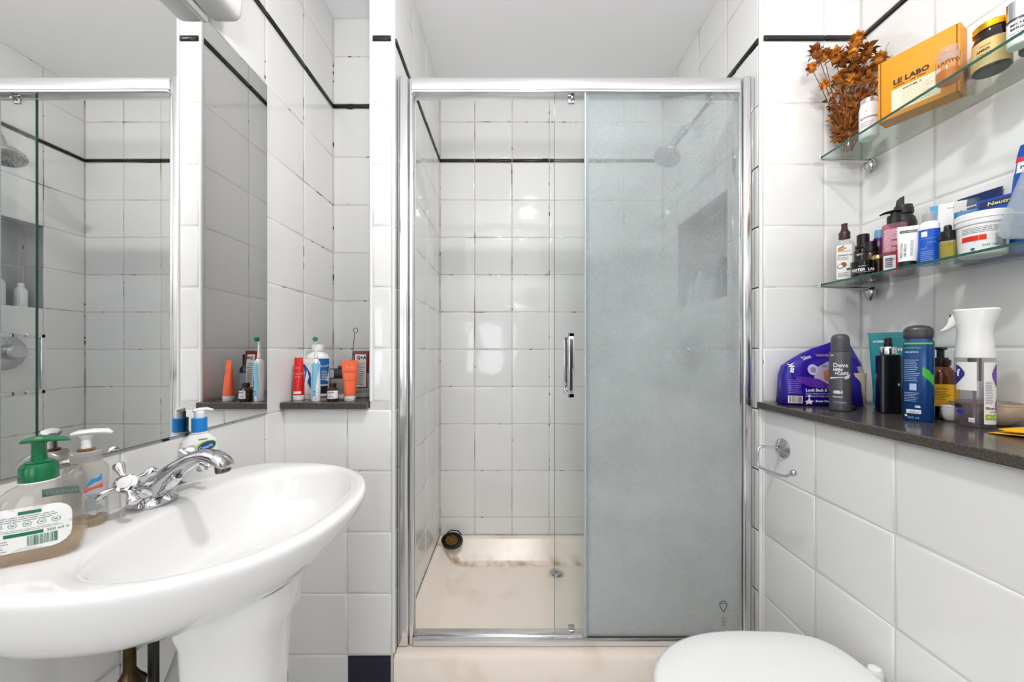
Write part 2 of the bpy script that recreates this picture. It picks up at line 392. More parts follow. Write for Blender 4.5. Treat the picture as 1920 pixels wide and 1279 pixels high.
# shower: left, back and right walls
tiles(w, (XS0, 0, 0), (0, 1, 0), (0, 0, 1), [YF+.008, 1.391, 1.591, 1.791, YS], ZR[1:])
w = struct(B().box(XS0-.05, XS1+.05, YS+G, YS+T, FLOOR, CEIL).mk('wall_shower_back', GROUT_DIRTY))
tiles(w, (0, YS, 0), (1, 0, 0), (0, 0, 1), [XS0, -.194, .006, .206, .406, .606, XS1], [-.985, -.892, -.642, -.392]+[z for z in ZR if z > -.2])
NY0, NY1, NZ0, NZ1, ND = 1.345, 1.745, .208, .608, .10
b = B(); x0, x1 = XS1+G, XS1+ND+T
b.box(x0, x1, YF+.004, NY0-.004, FLOOR, CEIL).box(x0, x1, NY1+.004, YS+G, FLOOR, CEIL)
b.box(x0, x1, NY0-.004, NY1+.004, FLOOR, NZ0-.004).box(x0, x1, NY0-.004, NY1+.004, NZ1+.004, CEIL).box(XS1+ND+G, x1, NY0-.004, NY1+.004, NZ0-.004, NZ1+.004)
w = struct(b.mk('wall_shower_right', GROUT_DIRTY))
tiles(w, (XS1, 0, 0), (0, -1, 0), (0, 0, 1), [-YS, -NY1, -1.545, -NY0, -YF-.0070], ZR[1:],
      skip=lambda u, v: (-NY1 < u < -NY0 and NZ0 < v < NZ1))
SHADE_TILE = tile_mat('shade-toned niche tile', (.42, .42, .42), .2)  # grey puts the niche's shadow into the tile colour
tiles(w, (XS1+ND, 0, 0), (0, -1, 0), (0, 0, 1), [-NY1, -1.545, -NY0], [NZ0, .408, NZ1], mat=SHADE_TILE)
tiles(w, (0, NY1, 0), (1, 0, 0), (0, 0, 1), [XS1+.002, XS1+ND], [NZ0, .408, NZ1], mat=SHADE_TILE)
tiles(w, (0, NY0, 0), (-1, 0, 0), (0, 0, 1), [-XS1-ND, -XS1-.002], [NZ0, .408, NZ1], mat=SHADE_TILE)
tiles(w, (0, 0, NZ0), (1, 0, 0), (0, 1, 0), [XS1+.002, XS1+ND], [NY0, 1.545, NY1])
tiles(w, (0, 0, NZ1), (-1, 0, 0), (0, 1, 0), [-XS1-ND, -XS1-.002], [NY0, 1.545, NY1], mat=SHADE_TILE)
# wall right of the shower facing the camera
w = struct(B().box(XS1+G, XR+T, YF+G, YF+T, FLOOR, CEIL).mk('wall_pillar_right', GROUT))
ZB = [z for z in ZR if z > -.2]; ZB[0] = -.165
tiles(w, (0, YF, 0), (1, 0, 0), (0, 0, 1), [XS1+.011, 1.022, XR], ZB)
# right wall and boxing under the ledge
w = struct(B().box(XR+G, XR+T, YB, YF+T, -.30, CEIL).mk('wall_right', GROUT))
tiles(w, (XR, 0, 0), (0, -1, 0), (0, 0, 1), grid(-YF, .92, -.965), ZB)
w_box = w = struct(B().box(XB+G, XB+T, YB, YF+G, FLOOR, -.188).mk('wall_boxing_right', GROUT))
tiles(w, (XB, 0, 0), (0, -1, 0), (0, 0, 1), grid(-YF, .92, -.964), [z for z in ZR if z < -.19]+[])
struct(B().box(XL-T, XR+T, YB-T, YB, FLOOR, CEIL).mk('wall_front', PLASTER))
dr = struct(B().box(.12, .94, YB+.001, YB+.035, FLOOR+.006, .86).mk('door_1', pm('dark door paint', '#4d4744', .35)))
for z0, z1 in ((-1.0, -.30), (-.18, .74)):
    for x0, x1 in ((.22, .49), (.57, .84)): B().box(x0, x1, YB+.0352, YB+.041, z0, z1, .002).mk('door_panel', MATS['dark door paint'], dr)
B().tube([(.18, YB+.036, -.12), (.18, YB+.075, -.12), (.21, YB+.08, -.12), (.29, YB+.08, -.12)], .008, 10).mk('door_handle', CHROME, dr)
wn = struct(B().box(-.56, -.51, YB+.001, YB+.026, -.40, .46).box(-.05, .0, YB+.001, YB+.026, -.40, .46).box(-.51, -.05, YB+.001, YB+.026, .41, .46).box(-.51, -.05, YB+.001, YB+.026, -.40, -.35).mk('window_1', WPLAST))
B().box(-.51, -.05, YB+.001, YB+.008, -.35, .41).mk('window_pane', pm('frosted pane', (.85, .88, .9), .3), wn)
struct(B().box(XL-T, XR+T, YB-T, YS+T, FLOOR-.05, FLOOR).mk('floor', pm('pale floor vinyl', (.62, .61, .60), .4)))
struct(B().box(XL-T, XR+T, YB-T, YS+T, CEIL, CEIL+.05).mk('ceiling', PLASTER))
B().add([(XB-.0012, .762, -.83), (XB-.0012, .770, -.83), (XB-.0012, .7672, -.71), (XB-.0012, .7648, -.71)], [(0, 1, 2, 3)]).mk('rust_stain', pm('rust stain', '#b08a5c', .7), w_box)
# corner strips
n_ = 0
for (x, y, z0) in ((XP+.004, YF-.0005, -.165), (XS0-.0045, YF-.0005, -1.12), (XS1+.005, YF-.0005, -1.12)):
    n_ += 1; b = B().loft([(z0, .0060, .0060, 2, x, y+.0045), (CEIL, .0060, .0060, 2, x, y+.0045)], 12)
    struct(b.mk('trim_%d' % n_, WPLAST))
b = B().box(.80, .812, -.9, -.9+.001, -.1, -.099)
b = B().loft([(-1.12, .004, .004, 2, XB+.002, YF-.004), (-.188, .004, .004, 2, XB+.002, YF-.004)], 10)
struct(b.mk('trim_4', WPLAST))
# silicone bead along the top of the left corner post and grimy bead at the tray corner
struct(B().box(XS0-.004, XS0+.006, YF-.002, YF+.012, -1.12, -.985).mk('trim_5', SCUM))

# stone ledges
o = B().box(XL+.001, XP-.001, YF-.024, YR-.001, -.187, -.165).mk('stone_ledge', STONE, bevel=.003)
tag(o, 'dark stone ledge at the bottom of the narrow recess left of the shower', 'ledge')
o = B().box(XB-.020, XR-.001, -.92, YF-.001, -.187, -.165).mk('stone_worktop', STONE, bevel=.003)
tag(o, 'long dark stone worktop along the right wall under the glass shelves', 'worktop')

# ------------------------------------------------------------------ mirror
t = thing('wall_mirror', 'large frameless mirror on the left wall above the basin', 'mirror', (XL, .68, .31))
B().box(.0003, .0045, -.40, .398, -.497, .49).mk('backing', pm('mirror edge', '#8d9a94', .2), t)
B().box(.0046, .0052, -.3985, .3965, -.4955, .4885).mk('mirror_glass', MIRROR, t)
for i in range(9):
    a = -.38+i*.085+random.uniform(-.01, .01); B().box(.0003, .0058, a, a+random.uniform(.03, .07), .4901, .494).mk('sealant', WPLAST, t)

# shaver light above the mirror
t = thing('shaver_light', 'white plastic shaver light with socket above the mirror, cut by the frame top', 'light', (XL, .66, .874))
b = B(); M = R('X', 90)
b.loft([(-.215, .034, .068, 5, .046, 0), (-.21, .040, .072, 5, .046, 0), (-.20, .043, .074, 5, .046, 0), (.215, .043, .074, 5, .046, 0), (.22, .037, .07, 5, .046, 0)], 40, M=R('X', 90))
b.mk('housing', WPLAST, t)
B().box(.002, .012, -.20, .20, -.085, -.07, .002).mk('wall_bracket', WPLAST, t)
b = B().box(.0885, .0905, -.185, -.12, -.03, .02, .0008).mk('socket_plate', WPLAST, t)
b = B()
for y, z in ((-.165, .0), (-.14, .0), (-.15, -.018)): b.box(.0902, .0915, y-.003, y+.003, z-.006, z+.006)
b.mk('socket_slots', INKK, t)
B().box(.022, .07, -.14, .0, -.0765, -.0735, .001).mk('diffuser', pm('lamp cover', '#b8bbbd', .4), t)
B().tube([(.03, -.06, -.074), (.035, -.095, -.083), (.06, -.13, -.084), (.075, -.15, -.077)], .0011, 6).mk('pull_cord', WPLAST, t)

# ------------------------------------------------------------------ shower tray and enclosure
t = thing('shower_tray', 'cream raised acrylic shower tray inside the enclosure', 'shower tray', (0, 0, 0))
ZT = -.985; ZF = -1.088
def rr(x0, x1, y0, y1, z, r, k=5): return [(p[0], p[1], z) for p in rrect(x0, x1, y0, y1, r, k)]
xa, xb_, ya, yb_ = XS0+.001, XS1-.001, 1.150, YS-.001
b = B().rings([rr(xa, xb_, ya, yb_, FLOOR+.001, .004), rr(xa, xb_, ya, yb_, ZT-.01, .004), rr(xa+.002, xb_-.002, ya+.004, yb_-.002, ZT-.001, .006),
               rr(xa+.006, xb_-.006, ya+.012, yb_-.006, ZT, .008), rr(xa+.018, xb_-.018, 1.235, yb_-.022, ZT-.001, .03),
               rr(xa+.028, xb_-.028, 1.246, yb_-.030, ZT-.008, .04), rr(xa+.085, xb_-.085, 1.275, yb_-.075, ZF+.012, .05),
               rr(xa+.10, xb_-.10, 1.29, yb_-.09, ZF+.002, .05), rr(xa+.12, xb_-.12, 1.31, yb_-.11, ZF, .05)], cap=True)
b.mk('tray_body', TRAY, t, 50)
t = thing('shower_drain', 'round chrome drain in the floor of the shower tray', 'drain', (.222, 1.745, ZF))
B().lathe([(.038, 0), (.038, .0025), (.033, .004), (.030, .0022)], 28).mk('flange', CHROME, t)
B().lathe([(.022, .0015), (.022, .005), (.018, .0065)], 24).mk('cap', CHROME_D, t)
B().lathe([(.005, .006), (.004, .0085)], 12).mk('screw', BPLAST, t)

en = thing('shower_enclosure', 'framed sliding shower door with one clear and one fogged pane', 'shower enclosure', (0, 1.20, 0))
yz = 1.20
def post(x0, x1, y0, y1, lip, sgn):
    return B().box(x0, x1, y0, y1, ZT+.001, .912, .006)
B().box(-.3785, -.342, -.014, .034, ZT+.001, .916, .007).mk('frame_post', SATIN, en)
B().box(-.3405, -.328, -.006, .034, ZT+.001, .912, .003).mk('frame_lip', SATIN, en)
B().box(.774, .811, -.014, .034, ZT+.001, .916, .007).mk('frame_post', SATIN, en)
B().box(.762, .773, -.006, .034, ZT+.001, .912, .003).mk('frame_lip', SATIN, en)
B().box(-.3325, .766, -.010, .034, .872, .912, .003).mk('header_rail', SATIN, en)
B().box(-.3325, .766, -.014, .030, .860, .871, .004).mk('header_bead', SATIN, en)
B().box(-.327, .762, -.012, .034, ZT+.0005, ZT+.028, .003).mk('bottom_rail', SATIN, en)
B().box(-.327, .762, .0, .010, ZT+.028, ZT+.036, .002).mk('bottom_bead', SATIN, en)
B().box(-.3275, -.3255, .018, .024, ZT+.03, .858).mk('door_seal', pm('white seal', '#dcdedd', .4), en)
p = B().box(.250, .765, -.008, -.002, ZT+.028, .862).mk('fixed_pane', FOG, en)
B().box(.2455, .2498, -.010, .002, ZT+.03, .862).mk('pane_edge', pm('pane edge', '#b9c4c2', .2), p)
B().box(.252, .262, -.0015, .0035, ZT+.03, .86).mk('edge_seal', pm('grey seal', '#a9b6b6', .3), p)
b = B().box(.255, .76, -.0095, -.0082, ZT+.028, ZT+.0335); b.mk('mouldy_seal', pm('mould', '#4a4a3c', .8), p)
# drop-shaped emblem etched low on the pane
b = B(); c = at(1356, 1134, yz-.0085); pts = []
for i in range(28):
    a = 2*pi*i/28; r = .0125*(1+.0*sin(a)); x = r*cos(a); z = r*sin(a)*1.0
    if z < 0: z *= 1.9; x *= (1+z/.04)
    pts.append((c[0]+x, -.0092, c[2]+z))
b.tube(pts+[pts[0]], .0009, 5); b.box(c[0]-.010, c[0]+.010, -.0094, -.0086, c[2]+.004, c[2]+.0048)
b.mk('emblem', INKK, p)
lines(fr_flat(-.0088), c[0]-.006, c[0]+.010, c[2]-.072, c[2]-.040, 4, INKG, p, h=.4)
d = B().box(.149, .700, .0165, .0225, ZT+.036, .858).mk('sliding_door', GLASS, en)
B().box(.1475, .1489, .0162, .0228, ZT+.036, .858).mk('glass_edge', EDGE, d)
for x in (.205, .672):
    B().box(x-.012, x+.010, .008, .0160, .838, .859, .002).add(*B().lathe([(.004, 0), (.004, .012), (.002, .013)], 12, M=Tr(x, .0075, .85)@R('X', 90)).vf()).mk('door_roller', CHROME_D, en)
    B().box(x-.010, x+.010, .008, .0160, ZT+.036, ZT+.056, .002).mk('door_guide', CHROME_D, en)
b = B(); hx = .195
b.box(hx-.009, hx+.009, -.052, -.040, -.151, .059, .002).box(hx-.009, hx+.009, .060, .072, -.151, .059, .002)
b.box(hx-.009, hx+.009, -.052, .0158, .045, .059, .002).box(hx-.009, hx+.009, -.052, .0158, -.151, -.137, .002)
b.box(hx-.009, hx+.009, .0232, .072, .045, .059, .002).box(hx-.009, hx+.009, .0232, .072, -.151, -.137, .002)
b.mk('door_handle', CHROME, d)

# shower head, valve
t = thing('overhead_shower', 'chrome shower head on a bent arm seen through the fogged pane', 'shower head', (XS1, 1.534, .96))
B().lathe([(.040, 0), (.040, .004), (.030, .010), (.014, .014)], 24, M=R('Y', -90)).mk('wall_flange', CHROME, t)
B().tube([(-.005, 0, 0), (-.05, 0, .004), (-.078, -.004, -.006), (-.10, -.01, -.036), (-.122, -.014, -.075), (-.130, -.016, -.095)], .0105, 12).mk('arm', CHROME_D, t)
Mh = aim((-.130, -.016, -.092), (-.158, -.026, -.150))
B().lathe([(.014, 0), (.016, .012), (.020, .02), (.030, .03), (.052, .042), (.056, .052), (.054, .060), (.048, .062)], 32, M=Mh).mk('rose', CHROME_D, t)
b = B()
for k in range(3):
    for i in range(8+6*k): a = 2*pi*i/(8+6*k); b.lathe([(.0018, .0618), (.0012, .0645)], 6, M=Mh@Tr((.014+.014*k)*cos(a), (.014+.014*k)*sin(a), 0))
o = b.mk('nozzles', BPLAST, t); o['kind'] = 'stuff'
t = thing('shower_valve', 'round chrome shower valve on the shower wall behind the fogged pane', 'valve', (XS1, 1.60, -.005))
B().lathe([(.082, 0), (.082, .004), (.074, .012), (.03, .02)], 36, M=R('Y', -90)).mk('face_plate', CHROME_D, t)
B().lathe([(.03, .02), (.034, .028), (.034, .07), (.026, .078)], 24, M=R('Y', -90)).mk('knob', CHROME_D, t)
B().tube([(-.055, 0, .0), (-.06, -.02, .04), (-.062, -.03, .065)], .006, 8).mk('lever', CHROME_D, t)

# niche bottles
for k, (y, h, r, c, lab) in enumerate((
    (1.70, .115, .022, '#eef0ee', 'slim clear and white bottle nearest the back corner of the shower niche'),
    (1.62, .15, .026, '#dfe3e4', 'tallest white bottle in the middle of the shower niche'),
    (1.53, .10, .030, '#cfd3d6', 'squat pale grey bottle in the shower niche'),
    (1.45, .17, .028, '#5c6a66', 'dark green grey bottle at the near end of the shower niche'))):
    t = thing('shampoo_bottle', lab, 'bottle', (XS1+.05, y, NZ0), 0, 'bottles in the shower niche')
    rg = [(.0003, r*.9, r*.7, 2.5), (.004, r, r*.8, 2.5), (h*.7, r, r*.8, 2.5), (h*.82, r*.55, r*.5, 2), (h*.85, r*.45, r*.45, 2)]
    B().loft(rg, 24).mk('bottle_body', plast(c), t)
    B().lathe([(r*.5, h*.85), (r*.5, h*.99), (r*.42, h)], 20).mk('cap', WPLAST if k != 3 else BPLAST, t)
    patch(fr_side(fr_loft(rg), -pi/2), -r*.7, r*.7, h*.15, h*.6, INKG if k != 3 else INKW, t)

# scrubbing pad at the tray corner
t = thing('scrub_brush', 'oval black and gold bristle scrubber in the back corner of the tray', 'brush', (-.305, 1.845, ZT+.006), 0, rot=(radians(40), 0, radians(-12)))
B().loft([(-.012, .050, .036, 2), (-.006, .058, .042, 2), (0, .058, .042, 2), (.003, .052, .037, 2)], 32).mk('pad', pm('black rubber', '#1b160c', .5), t)
b = B()
for k in range(6):
    if k == 4: b.mk('bristles', pm('gold bristle', '#b88f3a', .5), t)['kind'] = 'stuff'; b = B()
    for i in range(6+6*k):
        a = 2*pi*i/(6+6*k)+k*.3; rr_ = .07+.16*k; b.lathe([(.0032, .002), (.0010, .011)], 5, M=Tr(.055*rr_*cos(a), .039*rr_*sin(a), 0))
b.mk('dark_bristles', pm('dark bristle', '#2a2010', .5), t)['kind'] = 'stuff'
B().tube([(-.04, .036, -.006), (-.02, .052, -.004), (.02, .052, -.004), (.04, .036, -.006)], .003, 6).mk('hanging_loop', BPLAST, t)

# ------------------------------------------------------------------ basin
DZ = -.295
bs = thing('washbasin', 'large white ceramic pedestal basin under the mirror', 'basin', (0, 0, 0))
def sup(cx, cy, ap, am, b_, n, nm, seg=96):
    P = []
    for i in range(seg):
        t_ = 2*pi*i/seg; c, s_ = cos(t_), sin(t_); a, m = (ap, n) if c >= 0 else (am, nm)
        P.append((cx+a*math.copysign(abs(c)**(2/m), c), cy+b_*math.copysign(abs(s_)**(2/m), s_)))
    return P
OUT = sup(-.60, .675, .303, .139, .262, 2.25, 2.6)
INN = sup(-.50, .680, .163, .140, .220, 2.25, 2.6)
def osc(s, z, e=0): return [(-.739+(x+.739)*s if 1 else x, .675+(y-.675)*s, DZ+z) for x, y in OUT]
def lerp(t_, z): return [(a[0]+(b_[0]-a[0])*t_, a[1]+(b_[1]-a[1])*t_, DZ+z) for a, b_ in zip(INN, OUT)]
def isc(s, z, dx=0): return [(-.50+(x+.50)*s+dx, .680+(y-.680)*s, DZ+z) for x, y in INN]
rgs = [osc(.30, -.160), osc(.42, -.157), osc(.60, -.142), osc(.76, -.118), osc(.87, -.090), osc(.93, -.064), osc(.968, -.040), osc(.99, -.021), osc(1.0, -.008),
       osc(.998, -.001), lerp(.90, .004), lerp(.72, .0055), lerp(.45, .0045), lerp(.18, .003), lerp(.04, -.001), isc(.985, -.008), isc(.955, -.025), isc(.92, -.05),
       isc(.85, -.08), isc(.70, -.108), isc(.48, -.125), isc(.25, -.132), isc(.10, -.134)]
B().rings(rgs).mk('bowl', CERAMIC, bs, 0, subsurf=1)
pr = []
for z, a, dx in ((DZ-.10, .105, 0), (DZ-.15, .100, 0), (DZ-.175, .088, 0), (-.55, .080, 0), (-.95, .080, 0), (-1.06, .090, .0), (-1.119, .098, 0)):
    ring = []
    for i in range(40):
        t_ = 2*pi*i/40; c, s_ = cos(t_), sin(t_); n = 4 if c < 0 else 2.6
        ring.append((-.495+dx+(a*1.13 if c >= 0 else .042)*math.copysign(abs(c)**(2/n), c), .628+.82*a*math.copysign(abs(s_)**(2/n), s_), z))
    pr.append(ring)
B().rings(pr).mk('pedestal', CERAMIC, bs, 40)
o = thing('overflow', 'x', 'x', (0, 0, 0)); bpy.data.objects.remove(o)
Mo = aim((-.634, .686, -.338), (-.56, .686, -.318))
B().lathe([(.0135, -.002), (.0145, .0015), (.0125, .003), (.0108, .001)], 24, M=Mo, cap=False).mk('overflow_ring', pm('brass ring', '#8d7f70', .25, 1), bs)
B().lathe([(.0108, -.001), (.0108, .0004)], 20, M=Mo).mk('overflow_hole', pm('dark hole', '#1d130d', .7), bs)
B().lathe([(.026, DZ-.1335), (.026, DZ-.131), (.02, DZ-.130)], 24, M=Tr(-.50, .68, 0)).mk('basin_waste', CHROME, bs)

t = thing('supply_pipe', 'brown tarnished copper pipe with valve under the basin', 'pipe', at(243, 1268, .62))
B().lathe([(.008, -.25), (.008, -.035), (.019, -.03), (.022, -.012), (.014, .0), (.0085, .012), (.0078, .15)], 16).mk('pipe', pm('aged copper', '#4d3c26', .35, .8, var=.4, bscale=40), t)
t = thing('waste_pipe', 'grey white plastic waste pipe behind the pedestal', 'pipe', (-.648, .66, -.62))
B().tube([(.07, 0, .17), (.068, 0, .10), (.05, 0, .05), (.034, 0, .01), (.03, 0, -.06), (.03, 0, -.30)], .022, 16).mk('pipe', pm('grey pvc', '#a9a9a9', .4), t)
B().tube([(-.002, -.01, .16), (-.002, -.01, -.30)], .008, 10).mk('flexible_hose', pm('dark hose', '#3b3a38', .4, .5), t)

# mixer tap
t = thing('mixer_tap', 'chrome mixer tap with cross handles on the basin rim', 'tap', (-.692, .685, DZ+.004))
B().loft([(0, .030, .036, 2.4), (.005, .032, .038, 2.4), (.010, .028, .034, 2.3), (.014, .024, .03, 2)], 32, M=Tr(.006, 0, 0)).mk('base_plate', CHROME, t)
B().tube([(.002, 0, .008), (.008, 0, .022), (.018, 0, .036), (.034, 0, .052), (.056, 0, .070), (.082, 0, .086), (.104, 0, .092), (.124, 0, .089), (.140, 0, .080), (.152, 0, .066)],
         [(.030, .024), (.029, .023), (.028, .021), (.023, .018), (.018, .014), (.0155, .012), (.0155, .0115), (.017, .013), (.018, .013), (.0175, .0075)], 24).mk('spout', CHROME_D, t, 0, subsurf=1)
B().lathe([(.0125, 0), (.0125, .012), (.010, .014)], 20, M=aim((.139, 0, .072), (.141, 0, .055))).mk('aerator', pm('aerator', '#6f675e', .3, .9), t)
B().lathe([(.008, -.02), (.0095, .0), (.0105, .004), (.0095, .008), (.0095, .026), (.007, .030)], 18, M=aim((.044, -.01, .036), (.075, -.014, .066))).mk('diverter', CHROME, t)
for sg in (-1, 1):
    a = Vector((.008, .022*sg, .030)); h = Vector((.028, .068*sg, .062)); M = aim(a, h); L_ = (h-a).length
    hd = B().lathe([(.019, -.012), (.020, 0), (.017, .010), (.013, .018), (.0105, .026), (.012, .034), (.014, L_-.008), (.016, L_-.004), (.016, L_+.004), (.013, L_+.006)], 24, M=M).mk('handle', CHROME, t)
    b = B()
    for k in range(4):
        an = radians(28+90*k); dx, dy = cos(an), sin(an)
        b.tube([(dx*.010, dy*.010, L_-.001), (dx*.018, dy*.018, L_), (dx*.026, dy*.026, L_+.001), (dx*.034, dy*.034, L_+.001), (dx*.039, dy*.039, L_+.001), (dx*.042, dy*.042, L_+.001)],
               [.0055, .0045, .006, .0088, .008, .003], 12, M=M)
    b.mk('cross_arms', CHROME, hd)
    B().lathe([(.0098, L_+.0055), (.0098, L_+.008), (.007, L_+.009)], 24, M=M).mk('porcelain_cap', pm('porcelain', (.85, .83, .8), .1), hd)

# ------------------------------------------------------------------ bottles on the basin
def pump(t, z, stem_r, mat, reach=.034, w=.011, h=.05, rot=0, collar=None, cr=.014, ch=.018):
    if collar: B().lathe([(cr, z-ch), (cr*1.03, z-ch*.9), (cr, z-.002), (cr*.8, z)], 28).mk('collar', collar, t)
    b = B().lathe([(stem_r, z-.002), (stem_r, z+h-.008), (stem_r*1.3, z+h-.004)], 16)
    M = R('Z', rot)
    b.loft([(z+h-.005, w*.9, w*.8, 2), (z+h, w*1.1, w, 2), (z+h+.005, w*.8, w*.7, 2)], 20, M=M)
    b.tube([(0, 0, z+h), (reach*.5, 0, z+h+.001), (reach*.85, 0, z+h-.001), (reach, 0, z+h-.004)], [(w*.85, .0055), (w*.75, .0045), (w*.5, .0035), (w*.3, .002)], 12, M=M)
    return b.mk('pump_head', mat, t)
GRN = plast('#0c6b41', .25); LIQ = thin_glass('pale amber soap', (.88, .78, .66), .5, .45, (.82, .70, .55))
t = thing('soap_bottle', 'wide clear soap bottle with green pump and white label at the frame edge', 'bottle', (-.668, .506, DZ+.005), radians(36))
rg = [(0, .036, .020, 2.6), (.004, .041, .024, 2.8), (.02, .044, .0265, 2.8), (.05, .0455, .027, 2.8), (.07, .044, .026, 2.7), (.088, .038, .024, 2.4), (.098, .028, .020, 2.1), (.104, .018, .017, 2), (.108, .0165, .0165, 2)]
B().loft(rg, 48).mk('bottle_body', CLEAR, t)
B().loft([(z, a-.002, d_-.002, n) for z, a, d_, n in [(.002, .037, .022, 2.6), (.012, .0425, .0255, 2.8), (.027, .0445, .0265, 2.8)]], 40).mk('liquid', LIQ, t)
F = fr_loft(rg, .0007); LABW = pm('label white', (.82, .82, .80), .4)
poly(F, rrect(-.040, .036, .020, .078, .017), LABW, t, rings=8); F2 = lift(F, .0004); GI = pm('green ink', '#0e6e4c', .5)
patch(F2, -.010, .010, .0695, .0735, GI, t, 'label_band'); patch(F2, -.022, .012, .041, .0455, GI, t, 'label_band')
text(F2, '300 ml e', .0145, .0415, .0055, GI, t)
lines(F2, -.034, .030, .060, .068, 3, INKG, t, h=.3, jag=.15); lines(F2, -.034, .030, .047, .051, 2, INKG, t, h=.25, jag=.1); lines(F2, -.037, -.018, .022, .038, 5, INKG, t, h=.25)
b = B()
for i in range(5):
    cx = -.027+i*.0125
    for k in range(16):
        a0, a1 = 2*pi*k/16, 2*pi*(k+1)/16; r0, r1 = .0033, .0039
        if k == 4: continue
        b.add([F2(cx+r0*cos(a0), .0565+r0*sin(a0)*.9), F2(cx+r1*cos(a0), .0565+r1*sin(a0)*.9), F2(cx+r1*cos(a1), .0565+r1*sin(a1)*.9), F2(cx+r0*cos(a1), .0565+r0*sin(a1)*.9)], [(0, 1, 2, 3)])
    rect(b, F2, cx-.0016, cx+.0016, .0558, .0572, 1, 1)
b.mk('label_icons', pm('teal ink', '#4d8c84', .5), t)
barcode(F2, -.002, .025, .026, .0395, pm('teal ink dark', '#1d6f62', .5), t, 22)
bk = lambda x, z: (x, -F(x, z)[1]-.004, z)
patch(bk, -.004, .034, .076, .088, pm('back label band', '#4f7f78', .5), t, 'back_label')
fb = lambda x, z: (x, -F(x, z)[1]-.0048, z)
text(fb, 'PALMOLIVE', .032, .079, .0075, pm('faded ink', '#9fb6b2', .5), t, mirror=True, name='back_lettering', sx=.85)
B().loft([(.1085, .0180, .0180, 2), (.110, .0185, .0185, 2), (.126, .018, .018, 2), (.132, .015, .015, 2), (.1325, .012, .012, 2)], 32).mk('collar', GRN, t)
B().lathe([(.0188, .1068), (.0188, .1084)], 32).mk('collar_ring', WPLAST, t)
b = B().lathe([(.0125, .130), (.0135, .134), (.0075, .136), (.0068, .158), (.009, .162)], 20)
b.tube([(-.020, 0, .160), (-.013, 0, .163), (0, 0, .165), (.014, 0, .1655), (.028, 0, .164), (.034, 0, .162)], [(.002, .0015), (.009, .004), (.0115, .0055), (.009, .004), (.0045, .003), (.001, .001)], 16, M=R('Z', -20))
b.mk('pump_head', GRN, t)

t = thing('hand_soap_bottle', 'clear empty soap bottle with white pump behind the green-topped one', 'bottle', (-.706, .594, DZ+.0045), fc(-.7, .6)-.25)
rg = [(0, .021, .015, 2.6), (.004, .025, .0185, 2.8), (.045, .024, .0175, 2.8), (.075, .0255, .019, 2.8), (.094, .0255, .019, 2.6), (.103, .020, .0165, 2.2), (.107, .0155, .0155, 2)]
B().loft(rg, 40).mk('bottle_body', CLEAR, t)
B().loft([(.002, .0215, .0155, 2.6), (.014, .022, .016, 2.7)], 32).mk('liquid', LIQ, t)
F = fr_loft(rg, .0007)
poly(F, [(.0, .04), (.004, .025), (.014, .02), (.0235, .03), (.0235, .088), (.016, .085), (.006, .070), (.0, .055)], pm('grey label', '#b9bcc0', .5), t)
F2 = lift(F, .0005); poly(F2, [(.003, .066), (.021, .076), (.022, .086), (.010, .080)], plast('#3a93c8'), t, 'label_swoosh'); poly(F2, [(.002, .058), (.022, .064), (.022, .073), (.004, .066)], plast('#d96a52'), t, 'label_swoosh')
lines(F2, .003, .021, .028, .056, 12, INKG, t, h=.3)
FR = thin_glass('frosted collar', (.8, .78, .76), .8, .55, (.85, .82, .79))
B().lathe([(.0175, .1072), (.0178, .117), (.0185, .1175), (.0185, .123), (.017, .1245)], 32).mk('collar', FR, t)
B().lathe([(.010, .1245), (.0105, .128), (.009, .129)], 24).mk('pump_ring', plast('#7a5a34'), t)
b = B().lathe([(.0062, .128), (.0062, .133), (.0055, .135), (.0062, .139), (.0055, .143), (.009, .150), (.010, .152)], 20)
b.tube([(-.016, 0, .153), (-.008, 0, .155), (.008, 0, .156), (.024, 0, .1545), (.030, 0, .151)], [(.006, .003), (.011, .0045), (.0115, .0045), (.008, .0045), (.003, .0025)], 16)
b.mk('pump_head', WPLAST, t)

t = thing('lotion_pump_bottle', 'white lotion bottle with blue collar behind the tap', 'bottle', (-.713, .818, DZ+.0045), fc(-.703, .838)+.15); t.scale = (.95, .95, 1.22)
rg = [(0, .031, .019, 3), (.004, .034, .021, 3), (.060, .034, .021, 3), (.072, .0315, .02, 2.8), (.080, .022, .017, 2.3), (.084, .0165, .0165, 2)]
B().loft(rg, 40).mk('bottle_body', WPLAST, t); F = fr_loft(rg)
poly(F, [(p[0]*cos(.2)-p[1]*sin(.2)+.009, p[0]*sin(.2)+p[1]*cos(.2)+.060) for p in ell(0, 0, .021, .011)], plast('#b9d42a'), t, 'label_oval')
poly(lift(F, .0005), [(p[0]*cos(.2)-p[1]*sin(.2)+.011, p[0]*sin(.2)+p[1]*cos(.2)+.061) for p in ell(0, 0, .017, .0085)], plast('#0f4f8f'), t, 'label_oval')
text(lift(F, .001), 'Cetaphil', -.003, .055, .0075, INKW, t, rot=.2)
patch(F, -.004, .012, .073, .0755, INKG, t, 'label_stamp')
B().lathe([(.0165, .0845), (.0165, .087)], 28).mk('neck_ring', WPLAST, t)
B().lathe([(.0150, .0872), (.0150, .112), (.0140, .113)], 28).mk('collar', plast('#1583cf'), t)
b = B().lathe([(.010, .113), (.0105, .124), (.008, .126)], 20)
b.tube([(-.012, 0, .127), (0, 0, .128), (.014, 0, .128), (.026, 0, .125)], [(.007, .003), (.0095, .0035), (.0065, .0035), (.002, .002)], 14)
b.mk('pump_head', WPLAST, t)

